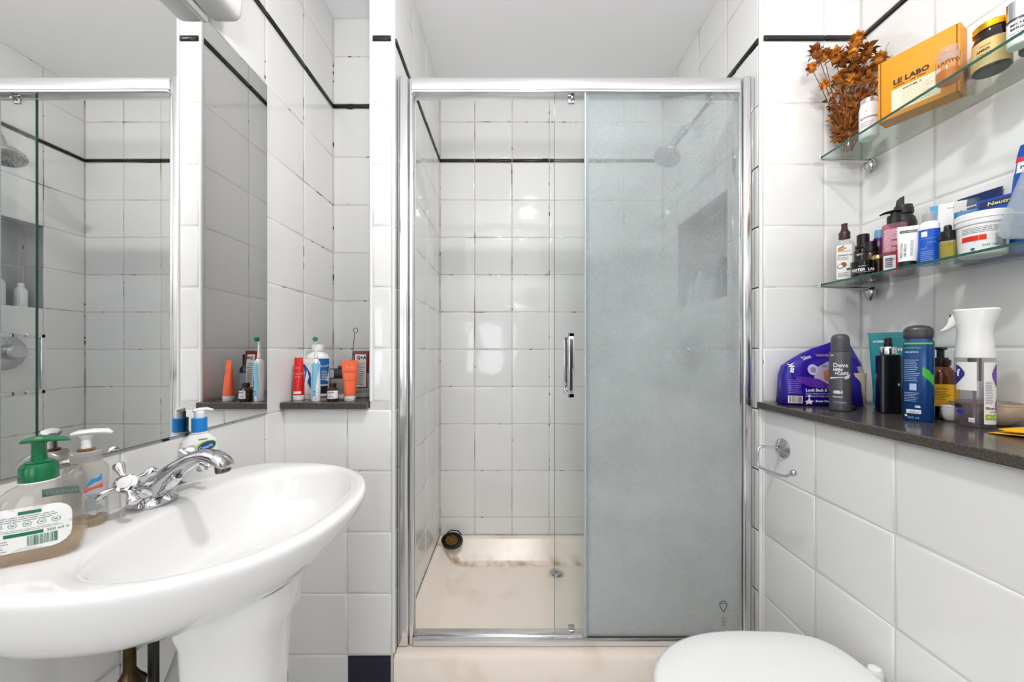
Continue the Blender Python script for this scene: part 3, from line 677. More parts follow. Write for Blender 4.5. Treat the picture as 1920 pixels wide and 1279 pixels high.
# ------------------------------------------------------------------ things in the recess
LZ = -.165
def tube_pack(t, rings, body, cap, capz, F=None):
    B().loft(rings, 32).mk('tube_body', body, t)
    B().loft(cap, 28).mk('cap', capz, t)
def rpos(px, y): return ((px-958)/670*y, y, LZ+.0004)
x, y, z = rpos(558, 1.20)
t = thing('cream_tube', 'red squeeze tube standing on its white cap against the left wall of the recess', 'tube', (x+.004, y, z), fc(x, y)-.3)
rg = [(.017, .0165, .0165, 2), (.05, .0165, .014, 2), (.10, .0145, .007, 2.2), (.135, .013, .0015, 3), (.142, .013, .0012, 3)]
B().loft(rg, 28).mk('tube_body', plast('#d8160f'), t); B().lathe([(.0165, 0), (.017, .001), (.017, .016), (.016, .0168)], 28).mk('cap', WPLAST, t)
F = fr_loft(rg); text(F, 'ALOE', -.008, .085, .009, plast('#e9a08c'), t); text(F, 'SUN', -.008, .075, .009, plast('#e9a08c'), t); patch(F, -.012, .011, .022, .030, INKW, t)
lines(F, -.009, .010, .105, .112, 2, plast('#e9a08c'), t)

x, y, z = rpos(596, 1.29)
t = thing('mouthwash_bottle', 'large white bottle with blue label behind the electric toothbrush', 'bottle', (x, y, z), fc(x, y))
rg = [(0, .034, .024, 3.2), (.004, .0375, .027, 3.2), (.05, .036, .026, 3.2), (.06, .038, .027, 3.2), (.138, .039, .028, 3.2), (.150, .034, .025, 2.8), (.160, .020, .018, 2.2), (.164, .016, .016, 2)]
B().loft(rg, 40).mk('bottle_body', WPLAST, t); B().lathe([(.0195, .1642), (.0195, .186), (.0185, .1875)], 28).mk('cap', WPLAST, t)
F = fr_loft(rg); patch(F, -.034, .036, .045, .137, plast('#1d6fb4'), t, nx=14); F2 = lift(F, .0005)
poly(F2, [(-.034, .05), (-.015, .05), (-.010, .10), (-.022, .135), (-.034, .135)], INKW, t, 'label_wave')
text(F2, 'Fresh', .008, .105, .013, INKW, t, rot=.15); lines(F2, .012, .033, .060, .095, 6, INKW, t); patch(F, -.034, .036, .012, .040, plast('#23252a'), t, nx=14)

x, y, z = rpos(578, 1.225)
t = thing('toothpaste_tube', 'white and blue wavy toothpaste tube standing left of the toothbrush', 'tube', (x-.002, y, z), fc(x, y))
rg = [(.018, .018, .015, 2), (.03, .023, .016, 2), (.06, .018, .014, 2), (.10, .021, .007, 2.5), (.130, .022, .0016, 3), (.137, .022, .0012, 3)]
B().loft(rg, 30).mk('tube_body', WPLAST, t); B().lathe([(.014, 0), (.0145, .001), (.0165, .017)], 28).mk('cap', WPLAST, t)
F = fr_loft(rg); poly(F, [(-.015, .028), (.012, .03), (.014, .06), (.008, .09), (-.008, .118), (-.014, .12), (-.008, .09), (-.016, .05)], plast('#1650b0'), t)
poly(lift(F, .0006), [(-.012, .04), (-.004, .045), (.004, .075), (-.002, .1), (-.007, .07)], INKW, t, 'label_wave')

x, y, z = rpos(592, 1.175)
t = thing('electric_toothbrush', 'light blue and white electric toothbrush with green round head', 'toothbrush', (x, y, z), fc(x, y)+.1)
rg = [(0, .0135, .0135, 2), (.003, .0145, .0145, 2), (.07, .0138, .0145, 2), (.10, .0125, .014, 2), (.115, .0135, .0145, 2), (.128, .0125, .013, 2), (.136, .008, .009, 2), (.139, .0065, .0065, 2)]
B().loft(rg, 32).mk('handle', WPLAST, t); F = fr_loft(rg, .0009)
poly(F, [(-.0125, .004), (-.001, .004), (-.001, .05), (.004, .085), (.010, .11), (.0118, .122), (.006, .133), (-.006, .133), (-.0115, .122), (-.011, .09), (-.0128, .06)], plast('#7fc3dd'), t, 'grip', rings=8)
patch(lift(F, .0006), -.008, -.004, .030, .034, GRN, t, 'power_button'); patch(lift(F, .0006), -.008, -.005, .018, .024, plast('#3f9cc4'), t, 'charge_light')
B().lathe([(.0066, .1392), (.0068, .141)], 20).mk('coloured_ring', plast('#d0543d'), t)
B().loft([(.141, .006, .006, 2), (.160, .0045, .0045, 2), (.185, .0035, .0035, 2), (.200, .0045, .004, 2), (.208, .004, .003, 2)], 20).mk('brush_head', WPLAST, t)
B().lathe([(.0078, 0), (.0078, .004), (.0072, .012)], 22, M=Tr(-.002, -.002, .203)@R('X', 90)).mk('bristles', plast('#11805a', .5), t)

AMB = pm('amber glass', '#3a2115', .12)
x, y, z = rpos(624, 1.185)
t = thing('serum_bottle', 'small brown glass bottle with white label in front of the dark boxes', 'bottle', (x, y, z), fc(x, y))
rg = [(0, .016, .016, 2), (.002, .018, .018, 2), (.036, .018, .018, 2), (.044, .012, .012, 2), (.047, .009, .009, 2)]
B().loft(rg, 28).mk('bottle_body', AMB, t); B().lathe([(.011, .0472), (.011, .057), (.009, .058)], 24).mk('cap', BPLAST, t)
F = fr_round(.018); patch(F, -.0185, .0185, .008, .034, INKW, t); text(fr_round(.018, .0011), 'Q+A', -.014, .026, .008, INKK, t, bold=.0003); lines(fr_round(.018, .0011), -.014, .004, .010, .022, 3, INKG, t)

x, y, z = rpos(633, 1.33)
t = thing('storage_box', 'grey cardboard box carrying the black box in the recess', 'box', (x, y+.01, z), .1)
B().box(-.045, .03, -.03, .03, 0, .062, .001).mk('carton', pm('grey card', '#857e78', .6), t); lines(fr_flat(-.0306), -.005, .025, .01, .05, 5, INKG, t)
B().box(-.0455, .0305, -.0305, .0305, .0622, .0635).mk('lid', pm('grey card lid', '#6f6965', .6), t)
t = thing('black_box', 'black cosmetic box with small white label on the grey box', 'box', (x, y+.01, z+.0642), .15)
B().box(-.042, .022, -.024, .024, 0, .034, .001).mk('carton', pm('black card', '#17171b', .4), t)
B().box(-.040, -.010, -.0262, -.0245, .002, .032).mk('label', pm('lilac label', '#b9b8c4', .5), t); text(fr_flat(-.0266), 'Rx', -.036, .016, .013, INKK, t)
B().box(.0, .018, -.012, .012, .0342, .044, .001).mk('lid', BPLAST, t)
t = thing('ring_pick', 'thin dark wire pick with ring end leaning out of the recess clutter', 'tool', (at(650, 700, 1.30)[0], 1.30, LZ+.002))
p1 = Vector(at(665, 626, 1.36))-Vector((t.location)); c1 = p1+Vector((.0035, 0, .0125))
B().tube([(-.005, .03, .0), tuple(p1*.5+Vector((-.002, .012, 0))), tuple(p1)], .0013, 8).mk('shaft', pm('dark steel', '#54504c', .3, .9), t)
B().tube([tuple(c1+Vector((.0085*cos(a), 0, .0095*sin(a)))) for a in [2*pi*i/20-pi/2 for i in range(21)]], .0012, 8).mk('ring', pm('dark steel', '#54504c', .3, .9), t)

x, y, z = rpos(656, 1.185)
t = thing('hand_cream_tube', 'bright orange squeeze tube on a white cap at the ledge front', 'tube', (x, y, z), fc(x, y)+.2)
rg = [(.016, .0175, .0165, 2), (.04, .0195, .0155, 2), (.09, .0235, .008, 2.4), (.124, .0262, .0016, 3), (.133, .0265, .0012, 3)]
ORG = plast('#ee6a3f', .4); B().loft(rg, 32).mk('tube_body', ORG, t); B().loft([(0, .0165, .0155, 2), (.001, .0172, .0162, 2), (.0155, .018, .017, 2)], 28).mk('cap', WPLAST, t)
F = fr_loft(rg); DO = plast('#c04a28', .6); text(F, 'lovely', 0, .108, .011, plast('#f6a080', .6), t, align='CENTER'); lines(F, -.020, .020, .092, .100, 2, DO, t, jag=.1); text(F, 'BODY LOTION', 0, .066, .005, DO, t, align='CENTER'); text(F, '30 ml', 0, .024, .005, DO, t, align='CENTER')
F3 = fr_loft([(0, .0167, .0157), (.016, .018, .017)], .0012); text(F3, 'Nuxe', -.012, .005, .006, INKG, t)

x, y, z = rpos(677, 1.285)
t = thing('white_jar', 'flat pale grey jar under the dark red box', 'jar', (x+.004, y, z), 0)
B().lathe([(.030, 0), (.032, .002), (.032, .018), (.030, .020)], 36).mk('jar_body', pm('pale jar', '#b7b5b2', .3), t)
B().lathe([(.033, .0202), (.033, .030), (.031, .0315)], 36).mk('lid', pm('pale lid', '#a4a29f', .3), t)
t = thing('face_cream_tube', 'dark red tube with tall white label standing on the pale jar', 'tube', (x+.002, y, z+.032), fc(x, y)-.1)
rg = [(0, .023, .012, 4), (.002, .024, .012, 4), (.10, .0275, .006, 4), (.125, .029, .0015, 4), (.130, .029, .0012, 4)]
B().loft(rg, 32).mk('tube_body', plast('#7c1a14'), t); F = fr_loft(rg); patch(F, -.021, .016, .004, .120, INKW, t, nz=8); F2 = lift(F, .0006)
text(F2, 'Q+A', -.017, .103, .016, INKK, t, bold=.0006); lines(F2, -.017, .012, .010, .092, 11, INKG, t, h=.3); B().loft([(.1302, .029, .0012, 4), (.133, .029, .0012, 4)], 16).mk('crimp', plast('#5d120e'), t)
x, y, z = rpos(699, 1.30)
t = thing('dark_bottle', 'dark blue bottle half hidden behind the pillar edge', 'bottle', (x-.004, y, z))
B().loft([(0, .018, .018), (.003, .02, .02), (.10, .02, .02), (.115, .01, .01)], 24).mk('bottle_body', plast('#1f2736', .15), t); B().lathe([(.011, .115), (.011, .150), (.009, .152)], 20).mk('cap', BPLAST, t)
patch(fr_side(fr_round(.02), -.4), -.02, .02, .03, .085, plast('#8c97a8', .5), t)
x, y, z = rpos(641, 1.20)
t = thing('pumice_stone', 'small whitish egg-shaped stone lying between bottle and orange tube', 'stone', (x, y, z+.0105))
B().sphere((0, 0, 0), .0105, 20, 1, M=Matrix.Diagonal((1.35, 1, 1, 1))).mk('stone_body', pm('pale stone', '#c9c2ba', .7, bump=.4, bscale=200), t)
B().loft([(-.002, .0108, .0108), (0, .0112, .0112), (.002, .0108, .0108)], 20, M=R('Y', 90)).mk('seam', pm('stone seam', '#a8a098', .7), t)

# ------------------------------------------------------------------ glass shelves
def shelf(zt, lab, first):
    t = thing('glass_shelf', lab, 'shelf', (XR, .845, zt), 0, 'glass shelves on the right wall')
    B().box(-.172, -.008, -.285, .282, -.006, 0, 0).mk('glass_plate', SHELFG, t)
    B().box(-.1735, -.1722, -.285, .282, -.0058, -.0002).mk('front_edge', EDGE, t)
    for sy in (-1, 1):
        ky = .273*sy
        br = B().tube([(-.176, ky, -.008), (-.12, ky, -.011), (-.05, ky, -.014), (-.012, ky, -.016)], [(.004, .0022), (.005, .004), (.006, .0055), (.008, .008)], 12).mk('bracket', CHROME_D, t)
        B().box(-.179, -.1755, ky-.006, ky+.006, -.011, .005, .001).mk('clip', CHROME, br)
        B().loft([(-.046, .002, .002, 2), (-.038, .008, .009, 2), (-.026, .013, .015, 2), (-.012, .015, .017, 2), (-.005, .012, .014, 2), (-.001, .006, .008, 2)], 20, M=Tr(-.0175, ky, -.0065)).mk('rosette', CHROME_D, br)
    return t
shelf(.607, 'upper glass shelf on the right wall holding dried flowers and orange box', 1)
shelf(.209, 'lower glass shelf on the right wall crowded with cosmetics', 0)
Z1 = .6075; Z2 = .2095
def sp(px, X, Zs): return (X, X*670/(px-958), Zs)

# ---- upper shelf
x, y, z = sp(1592, 1.06, Z1)
t = thing('flower_jar', 'bunch of dried orange brown flowers in a clear glass jar', 'dried flowers', (x, y, z))
B().loft([(0, .022, .022), (.003, .026, .026), (.03, .026, .026), (.06, .021, .021), (.075, .022, .022)], 28, cap=True).mk('jar', CLEARW, t)
STM = pm('dried stem', '#6b3d12', .8, var=.5, bscale=60); PET = pm('dried petals', '#c98026', .7, var=.5, bscale=90); PET2 = pm('dark dried petals', '#8c5016', .8, var=.6, bscale=90)
heads = [(1532, 100, 17), (1523, 130, 12), (1545, 108, 14), (1567, 107, 17), (1580, 118, 14), (1608, 75, 14), (1598, 100, 17), (1604, 88, 13), (1628, 95, 15), (1621, 108, 12), (1547, 160, 11), (1648, 112, 14), (1601, 122, 12), (1655, 124, 10),
         (1640, 135, 13), (1585, 140, 13), (1610, 140, 14), (1572, 150, 12), (1595, 155, 14), (1622, 150, 13)]
for i, (hx_, hy_, hr) in enumerate(heads):
    yy = y+random.uniform(-.05, .012); P = Vector(at(hx_, hy_, yy)); P.x = min(P.x, XR-.02); P -= Vector((x, y, z)); r = hr/670*yy*1.0
    b = B(); base = Vector((random.uniform(-.010, .010), random.uniform(-.010, .010), .02)); mid = (P+base)/2+Vector((random.uniform(-.006, .006), random.uniform(-.006, .006), .012))
    b.tube([tuple(base), tuple(mid), tuple(P)], [.0012, .001, .0009], 5).mk('stem', STM, t)
    up = (P-mid).normalized(); M = Matrix.Translation(P) @ up.to_track_quat('Z', 'Y').to_matrix().to_4x4()
    b = B(); b.sphere((0, 0, 0), r*.5, 8, 1.1, M=M)
    for k in range(60):
        a = random.uniform(0, 2*pi); el = random.uniform(-.5, 1.3); d = Vector((cos(a)*cos(el), sin(a)*cos(el), sin(el)*1.1)); L0 = r*random.uniform(.75, 1.2)
        s_ = Vector((-sin(a), cos(a), 0))*r*.20; q = d*r*.35; e = d*L0; m_ = d*L0*.7+Vector((0, 0, r*.12))
        b.add([tuple(q-s_*.6), tuple(q+s_*.6), tuple(m_+s_), tuple(e), tuple(m_-s_)], [(0, 1, 2, 3, 4)], M)
    b.mk('flower_head', PET if i % 4 else PET2, t, 20)
b = B()
for k in range(420):
    a = random.uniform(0, 2*pi); rad = random.uniform(0, 1); zz = random.uniform(.045, .20); rr_ = .018+.055*(zz/.2)*rad
    c = Vector((rr_*cos(a), rr_*sin(a)*.75-.012*zz/.2, zz)); c.x = min(c.x, .055); L0 = random.uniform(.014, .034); d = Vector((random.gauss(0, .7)+cos(a)*.6, random.gauss(0, .7), random.gauss(.6, .7))).normalized()
    s_ = d.cross(Vector((random.random(), random.random(), .2))).normalized()*random.uniform(.003, .0065); cv = Vector((0, 0, .003))
    b.add([tuple(c), tuple(c+d*L0*.5+s_+cv), tuple(c+d*L0), tuple(c+d*L0*.5-s_+cv)], [(0, 1, 2, 3)])
    if k % 4 == 1: b.tube([(random.uniform(-.01, .01), 0, .02), tuple(c)], .0008, 4)
b.mk('dried_leaves', PET2, t, 20)['kind'] = 'stuff'
b = B()
for px_, py_ in ((1664, 84), (1676, 98), (1668, 108)):
    P = Vector(at(px_, py_, y-.05))-Vector((x, y, z)); b.tube([(.01, 0, .04), tuple(P*.6+Vector((0, 0, .012))), tuple(P)], [.0009, .0007, .0006], 4)
    for k in range(5): q = P*(.8+.05*k); b.tube([tuple(q), tuple(q+Vector((random.uniform(.002, .01), 0, random.uniform(.003, .01))))], .0006, 4)
b.mk('twigs', pm('dark twig', '#2c1c10', .8), t)

x, y, z = sp(1629, 1.025, Z1)
t = thing('candle_jar', 'small white jar with silver lid left of the orange box', 'jar', (x, y, z), fc(x, y)-.15)
rg = [(0, .019, .019), (.003, .021, .021), (.085, .021, .021), (.098, .018, .018)]
B().loft(rg, 32).mk('jar_body', WPLAST, t); B().lathe([(.0185, .0982), (.0188, .100), (.0188, .110), (.017, .112)], 28).mk('lid', pm('silver lid', '#c9c6cc', .25, .7), t)
F = fr_round(.021); text(F, 'SLOWDOWN', -.016, .052, .0062, INKK, t, bold=.0002); text(F, 'v', -.004, .070, .010, plast('#6d6a2c'), t); lines(F, -.014, .014, .028, .044, 3, plast('#b0a8a8', .6), t)

# orange box
c0 = Vector((.982, .956, Z1)); c1_ = Vector((1.044, .830, Z1)); d_ = (c1_-c0); ln = d_.length; rz = atan2(d_.y, d_.x)
t = thing('gift_box', 'orange cardboard box with black lettering standing on the upper shelf', 'box', tuple(c0), rz)
OB = pm('orange card', '#e8920e', .55, bump=.05, bscale=200); OB2 = pm('orange card side', '#c97c14', .6)
B().box(0, ln-.006, 0, .048, 0, .158, .0008).mk('carton', OB, t); F = fr_flat(-.0004)
B().box(ln-.005, ln, .001, .048, 0, .158, .0008).mk('lid_flap', OB, t)
B().box(ln-.0062, ln-.0048, .0006, .047, .060, .157).mk('flap_gap', pm('flap shadow gap', '#5a260c', .8), t)
B().box(.0050, .0062, -.0007, .0002, .002, .156).mk('fold_line', pm('flap shadow gap', '#5a260c', .8), t)
patch(F, .026, ln-.030, .012, .070, pm('cream paper label', '#e8dfc2', .6), t); F2 = fr_flat(-.0009)
IK = pm('box ink', '#2a2320', .6)
text(F2, 'LE LABO', .029, .083, .0170, IK, t, bold=.0007, sx=.98); text(F2, 'LONDON  •  1 LAB  TODAY', .030, .0755, .0050, IK, t, sx=.92, bold=.0002)
text(F2, 'ANOTHER 13', .046, .0615, .0056, IK, t, bold=.0002); lines(F2, .046, .100, .016, .058, 8, pm('tan ink', '#b5a684', .6), t, h=.18, jag=.2)
b = B(); rect(b, F2, .0430, .0434, .012, .070, 1, 1); rect(b, F2, .0430, ln-.034, .0595, .0599, 1, 1); b.mk('label_rules', pm('tan ink', '#b5a684', .6), t)

x, y, z = sp(1772, .992, Z1)
t = thing('oil_jar', 'small clear glass of amber oil in front of the orange box', 'jar', (x, y-.006, z), fc(x, y))
B().loft([(0, .017, .017), (.003, .0195, .0195), (.058, .0195, .0195), (.063, .017, .017)], 32).mk('jar_body', thin_glass('rosy jar glass', (.92, .90, .89), 1.2, .07, (.85, .76, .72)), t)
B().loft([(.001, .016, .016), (.004, .0185, .0185), (.026, .0185, .0185)], 32).mk('oil', thin_glass('amber oil', (.80, .38, .02), .2, .85, (.78, .30, .01)), t)
B().lathe([(.0155, .0632), (.016, .075), (.015, .077)], 28).mk('cap', thin_glass('pinkish clear cap', (.88, .85, .84), 1, .25), t)
text(fr_round(.0195, .0008), 'LAPITO', -.017, .036, .0105, plast('#5a4722', .5), t, bold=.0004)
patch(fr_round(.0195, .0004), -.018, .018, .046, .060, thin_glass('ghost label', (.85, .8, .78), .2, .5, (.85, .8, .8)), t)

x, y, z = sp(1826, 1.08, Z1)
t = thing('perfume_bottle', 'low clear bottle with silver cap between orange box and honey jar', 'bottle', (x, y, z))
B().loft([(0, .022, .022), (.003, .025, .025), (.022, .024, .024), (.032, .012, .012)], 28).mk('bottle_body', CLEARW, t); B().lathe([(.012, .0322), (.012, .062), (.010, .064)], 24).mk('cap', CHROME, t)

x, y, z = sp(1874, 1.045, Z1)
t = thing('honey_jar', 'dark glass jar with gold lid and cream label', 'jar', (x, y+.012, z), fc(x, y)-.05); t.scale = (.84, .84, 1)
rg = [(0, .029, .029), (.003, .0325, .0325), (.066, .0325, .0325), (.074, .029, .029), (.077, .028, .028), (.086, .028, .028)]
B().loft(rg, 36).mk('jar_body', pm('dark jar glass', '#1c1512', .08), t)
B().lathe([(.0305, .0862), (.031, .088), (.031, .099), (.029, .101)], 60).mk('lid', pm('gold lid', '#d9a316', .25, .85), t)
b = B()
for i in range(40): a = 2*pi*i/40; b.box(-.0008, .0008, -.0318, -.0308, .0865, .092, M=R('Z', 9*i))
b.mk('lid_knurling', pm('gold lid', '#d9a316', .25, .85), t)
F = fr_round(.0325); patch(F, -.045, .038, .006, .062, pm('kraft label', '#d9bb7a', .55), t, nx=20); F2 = fr_round(.0325, .0011)
text(F2, 'AMBER', -.024, .038, .0075, IK, t, bold=.0002); text(F2, 'HONEY SCRUB', -.024, .031, .0045, IK, t); text(F2, 'botanical', -.018, .048, .005, IK, t); lines(F2, -.024, .022, .012, .027, 4, pm('tan ink', '#b5a684', .6), t, h=.2)

x, y, z = sp(1911, 1.015, Z1)
t = thing('silver_cap_bottle', 'white labelled bottle with tall silver cap at the frame edge', 'bottle', (x, y, z), fc(x, y))
B().loft([(0, .014, .014), (.002, .0155, .0155), (.048, .0155, .0155)], 30).mk('bottle_body', WPLAST, t); B().lathe([(.0150, .0482), (.0150, .053)], 30).mk('neck', pm('grey neck', '#55565c', .3, .5), t); B().lathe([(.0158, .0532), (.0158, .088), (.0145, .089)], 30).mk('cap', CHROME, t)
F = fr_round(.0155); text(F, 'MICHEL', -.011, .038, .0068, INKK, t, bold=.0002); text(F, 'BERGAM', -.011, .030, .0068, INKK, t, bold=.0002); lines(F, -.011, .010, .012, .025, 3, INKG, t)
x, y, z = sp(1945, 1.06, Z1)
t = thing('dark_bottle', 'dark blue green bottle partly cut by the right frame edge', 'bottle', (x, y, z))
B().loft([(0, .020, .020), (.003, .022, .022), (.085, .022, .022), (.09, .02, .02)], 28).mk('bottle_body', plast('#122a35', .2), t); B().lathe([(.018, .0902), (.018, .105)], 24).mk('cap', BPLAST, t)

# ---- lower shelf
x, y, z = (1.008, 1.080, Z2)
t = thing('coconut_spray', 'clear bottle with coconut label and brown spray top', 'bottle', (x, y, z), fc(x, y)+.12)
rg = [(0, .020, .014, 3), (.003, .023, .0165, 3), (.108, .023, .0165, 3), (.118, .019, .015, 2.6), (.126, .0125, .012, 2), (.129, .0115, .0115, 2)]
B().loft(rg, 32).mk('bottle_body', CLEARW, t); F = fr_loft(rg); BR = plast('#3a1f1c')
patch(F, -.0195, .015, .006, .108, LABW, t, nz=6); F2 = lift(F, .0006)
B().lathe([(.0135, .129), (.0135, .147), (.0125, .149)], 24).add(*B().lathe([(.009, .149), (.0095, .155), (.0075, .157), (.007, .168), (.0075, .174)], 20).vf()).mk('spray_top', BR, t)
poly(F2, [(-.016, .094), (-.003, .100), (-.003, .106), (-.016, .100)], plast('#6f9c35', .6), t, 'label_stripe'); poly(F2, [(-.016, .087), (.002, .096), (.002, .100), (-.016, .094)], plast('#ee6a22', .6), t, 'label_stripe')
text(F2, "Palmer's", -.010, .086, .0085, plast('#b8453a', .6), t, sx=.75); text(F2, 'COCONUT OIL', -.0175, .075, .0048, IK, t, bold=.0002); lines(F2, -.017, .010, .062, .072, 3, INKG, t)
poly(F2, ell(-.004, .048, .007, .0075), plast('#9b4f1c', .6), t, 'coconut_print'); poly(lift(F2, .0003), ell(-.011, .044, .0068, .0068), plast('#6d4a33', .6), t, 'coconut_print'); poly(lift(F2, .0006), ell(-.011, .044, .0052, .0052), INKW, t, 'coconut_print')
poly(F2, ell(.008, .034, .006, .0032), plast('#4e5f2b', .6), t, 'leaf_print'); lines(F2, -.016, .012, .012, .026, 3, INKG, t)

x, y, z = (1.000, 1.015, Z2)
t = thing('black_jar', 'low black jar with white lettering at the shelf front', 'jar', (x, y, z), fc(x, y))
BG = pm('black gloss', '#131011', .12); B().loft([(0, .024, .024, 2), (.002, .0255, .0255, 2), (.032, .0255, .0255, 2)], 36).mk('jar_body', BG, t); B().lathe([(.0258, .0322), (.0262, .034), (.0262, .043), (.024, .045), (.020, .0455)], 36).mk('lid', BG, t)
F = fr_round(.0255, .0008); text(F, 'MISTER  LAB', 0, .0145, .010, INKW, t, align='CENTER', bold=.0003, sx=.95); text(F, 'PLAYER 1', 0, .0265, .0042, INKW, t, align='CENTER'); lines(F, -.024, .024, .0105, .0125, 1, INKW, t)
x, y, z = (1.083, 1.099, Z2)
t = thing('black_spray_bottle', 'black bottle with tall ribbed cap behind the black jar', 'bottle', (x, y, z), fc(x, y))
B().loft([(0, .018, .018), (.003, .0205, .0205), (.098, .0205, .0205), (.106, .016, .016)], 28).mk('bottle_body', BG, t); B().lathe([(.0185, .1062), (.0185, .114), (.0145, .115), (.0145, .146), (.013, .148)], 28).mk('cap', BPLAST, t)
text(fr_round(.0205, .0008), 'MOROC', 0, .082, .008, INKW, t, align='CENTER', bold=.0002)
x, y, z = (1.062, 1.055, Z2)
t = thing('brown_pump_bottle', 'dark brown bottle with stepped cap and gold top label', 'bottle', (x, y, z), fc(x, y))
B().loft([(0, .018, .018), (.003, .021, .021), (.074, .021, .021), (.082, .016, .016)], 28).mk('bottle_body', pm('brown glass', '#2a1b0e', .1), t); B().lathe([(.0175, .0822), (.0175, .094), (.014, .095), (.014, .112)], 28).mk('cap', BPLAST, t)
t = thing('gold_lid_jar', 'small dark jar with gold dome lid beside the pink bottle', 'jar', (1.042, 1.014, Z2), 0)
B().lathe([(.012, 0), (.0145, .002), (.0145, .050)], 26).mk('jar_body', pm('brown glass', '#2a1b0e', .1), t); B().lathe([(.0152, .0502), (.0152, .054), (.012, .061), (.004, .064)], 26).mk('lid', pm('pale gold', '#b99a63', .2, .9), t)
t = thing('purple_bottle', 'purple bottle with light blue top behind the pink one', 'bottle', (1.114, 1.080, Z2), 0)
B().loft([(0, .018, .014, 2.5), (.003, .020, .016, 2.5), (.10, .020, .016, 2.5), (.108, .014, .013, 2.2), (.13, .0135, .013, 2.2)], 26).mk('bottle_body', plast('#6b1770'), t); B().loft([(.1302, .012, .011), (.155, .011, .010)], 22).mk('cap', plast('#6fb4df'), t)
x, y, z = (1.048, .965, Z2)
t = thing('pink_pump_bottle', 'pink and red printed bottle with black pump', 'bottle', (x, y+.012, z), fc(x, y)+.05)
rg = [(0, .022, .015, 4.5), (.003, .0235, .0165, 4.5), (.134, .0235, .0165, 4.5), (.137, .019, .014, 4)]
B().loft(rg, 36).mk('bottle_body', thin_glass('rosy clear plastic', (.9, .6, .66), .8, .45, (.75, .35, .42)), t); F = fr_loft(rg); 
patch(F, .002, .021, .004, .070, plast('#c01836', .5), t, nx=4); patch(lift(F, -.0002), -.021, .021, .060, .122, plast('#c98a9c', .6), t, nx=8)
F2 = lift(F, .0005); lines(F2, -.020, .020, .064, .120, 14, plast('#f0c8d0', .6), t, h=.4, jag=.2, name='fine_print'); lines(F2, -.006, .020, .030, .100, 4, plast('#b5122e', .6), t, h=.25, jag=.1)
patch(F2, -.021, .002, .006, .050, LABW, t, 'barcode_label'); barcode(lift(F2, .0005), -.018, -.004, .018, .045, pm('violet ink', '#5a5570', .6), t, 10, True)
B().lathe([(.0145, .1372), (.0145, .158), (.013, .160)], 26).add(*B().lathe([(.0075, .16), (.0075, .168)], 16).vf()).add(*B().tube([(.014, 0, .170), (0, 0, .172), (-.018, 0, .171), (-.028, 0, .167)], [(.006, .003), (.011, .004), (.007, .003), (.003, .002)], 14).vf()).mk('pump_head', BPLAST, t)

x, y, z = (1.098, 1.0, Z2)
t = thing('foam_bottle', 'matt black foamer bottle with tall angled nozzle', 'bottle', (x, y, z), fc(x, y))
MB_ = pm('matt black', '#1e1d1d', .45); B().loft([(0, .020, .020), (.003, .023, .023), (.10, .024, .024), (.145, .026, .026), (.160, .023, .023), (.168, .018, .018), (.172, .017, .017)], 32).mk('bottle_body', MB_, t)
B().lathe([(.020, .1722), (.0205, .176), (.0205, .186), (.019, .188), (.018, .196), (.016, .197)], 30).mk('collar', MB_, t)
B().prism([(-.015, .196), (.002, .196), (.002, .222), (-.006, .219), (-.013, .212)], -.009, .009).mk('nozzle', MB_, t, bevel=.002)
x, y, z = (1.006, .908, Z2)
t = thing('serum_tube', 'white tube with black cap and black band leaning by the blue bottle', 'tube', (x, y, z), fc(x, y)+.1, rot=(radians(-3), radians(3), fc(x, y)+.1))
rg = [(.016, .0165, .015, 2), (.05, .0185, .012, 2), (.09, .0215, .004, 2.5), (.108, .0225, .0012, 3)]
B().loft([(0, .0155, .0145), (.001, .0165, .0152), (.0155, .0165, .0152)], 28).mk('cap', BPLAST, t); B().loft(rg, 30).mk('tube_body', WPLAST, t); F = fr_loft(rg, .0009)
poly(F, rrect(-.017, .014, .090, .097, .002), pm('charcoal ink', '#34353a', .5), t, 'label_band'); text(F, 'THE ORDINARY', -.0145, .0915, .0044, INKW, t); text(F, 'LAB TREATS', -.004, .026, .0065, INKK, t, rot=pi/2); text(F, 'BODY LOTION', -.0105, .026, .0055, INKK, t, rot=pi/2); lines(F, .002, .008, .028, .070, 18, INKG, t, h=.3)
x, y, z = (1.018, .880, Z2)
t = thing('blue_lotion_bottle', 'bright blue bottle with white shoulder and clear cap', 'bottle', (x+.012, y, z), fc(x, y))
rg = [(0, .0165, .0125, 2.4), (.002, .018, .014, 2.4), (.088, .018, .014, 2.4)]
B().loft(rg, 32).mk('bottle_body', plast('#0d56c4', .3), t); B().loft([(.0882, .0178, .0138, 2.4), (.103, .0165, .013, 2.3), (.108, .012, .011, 2)], 30).mk('shoulder', WPLAST, t); B().lathe([(.0118, .1082), (.0118, .128), (.0105, .130)], 26).mk('cap', thin_glass('cloudy cap', (.85, .84, .83), 1, .3), t)
F = fr_loft(rg); patch(F, -.013, -.003, .070, .083, INKW, t); LB = plast('#9ec4ee', .6); text(F, 'LA ROCHE-POSAY', -.0145, .064, .0033, LB, t); text(F, 'LIPIKAR', -.003, .054, .0042, LB, t); text(F, 'LAIT', -.014, .040, .0055, LB, t); lines(F, -.014, .012, .010, .036, 6, LB, t, h=.25)

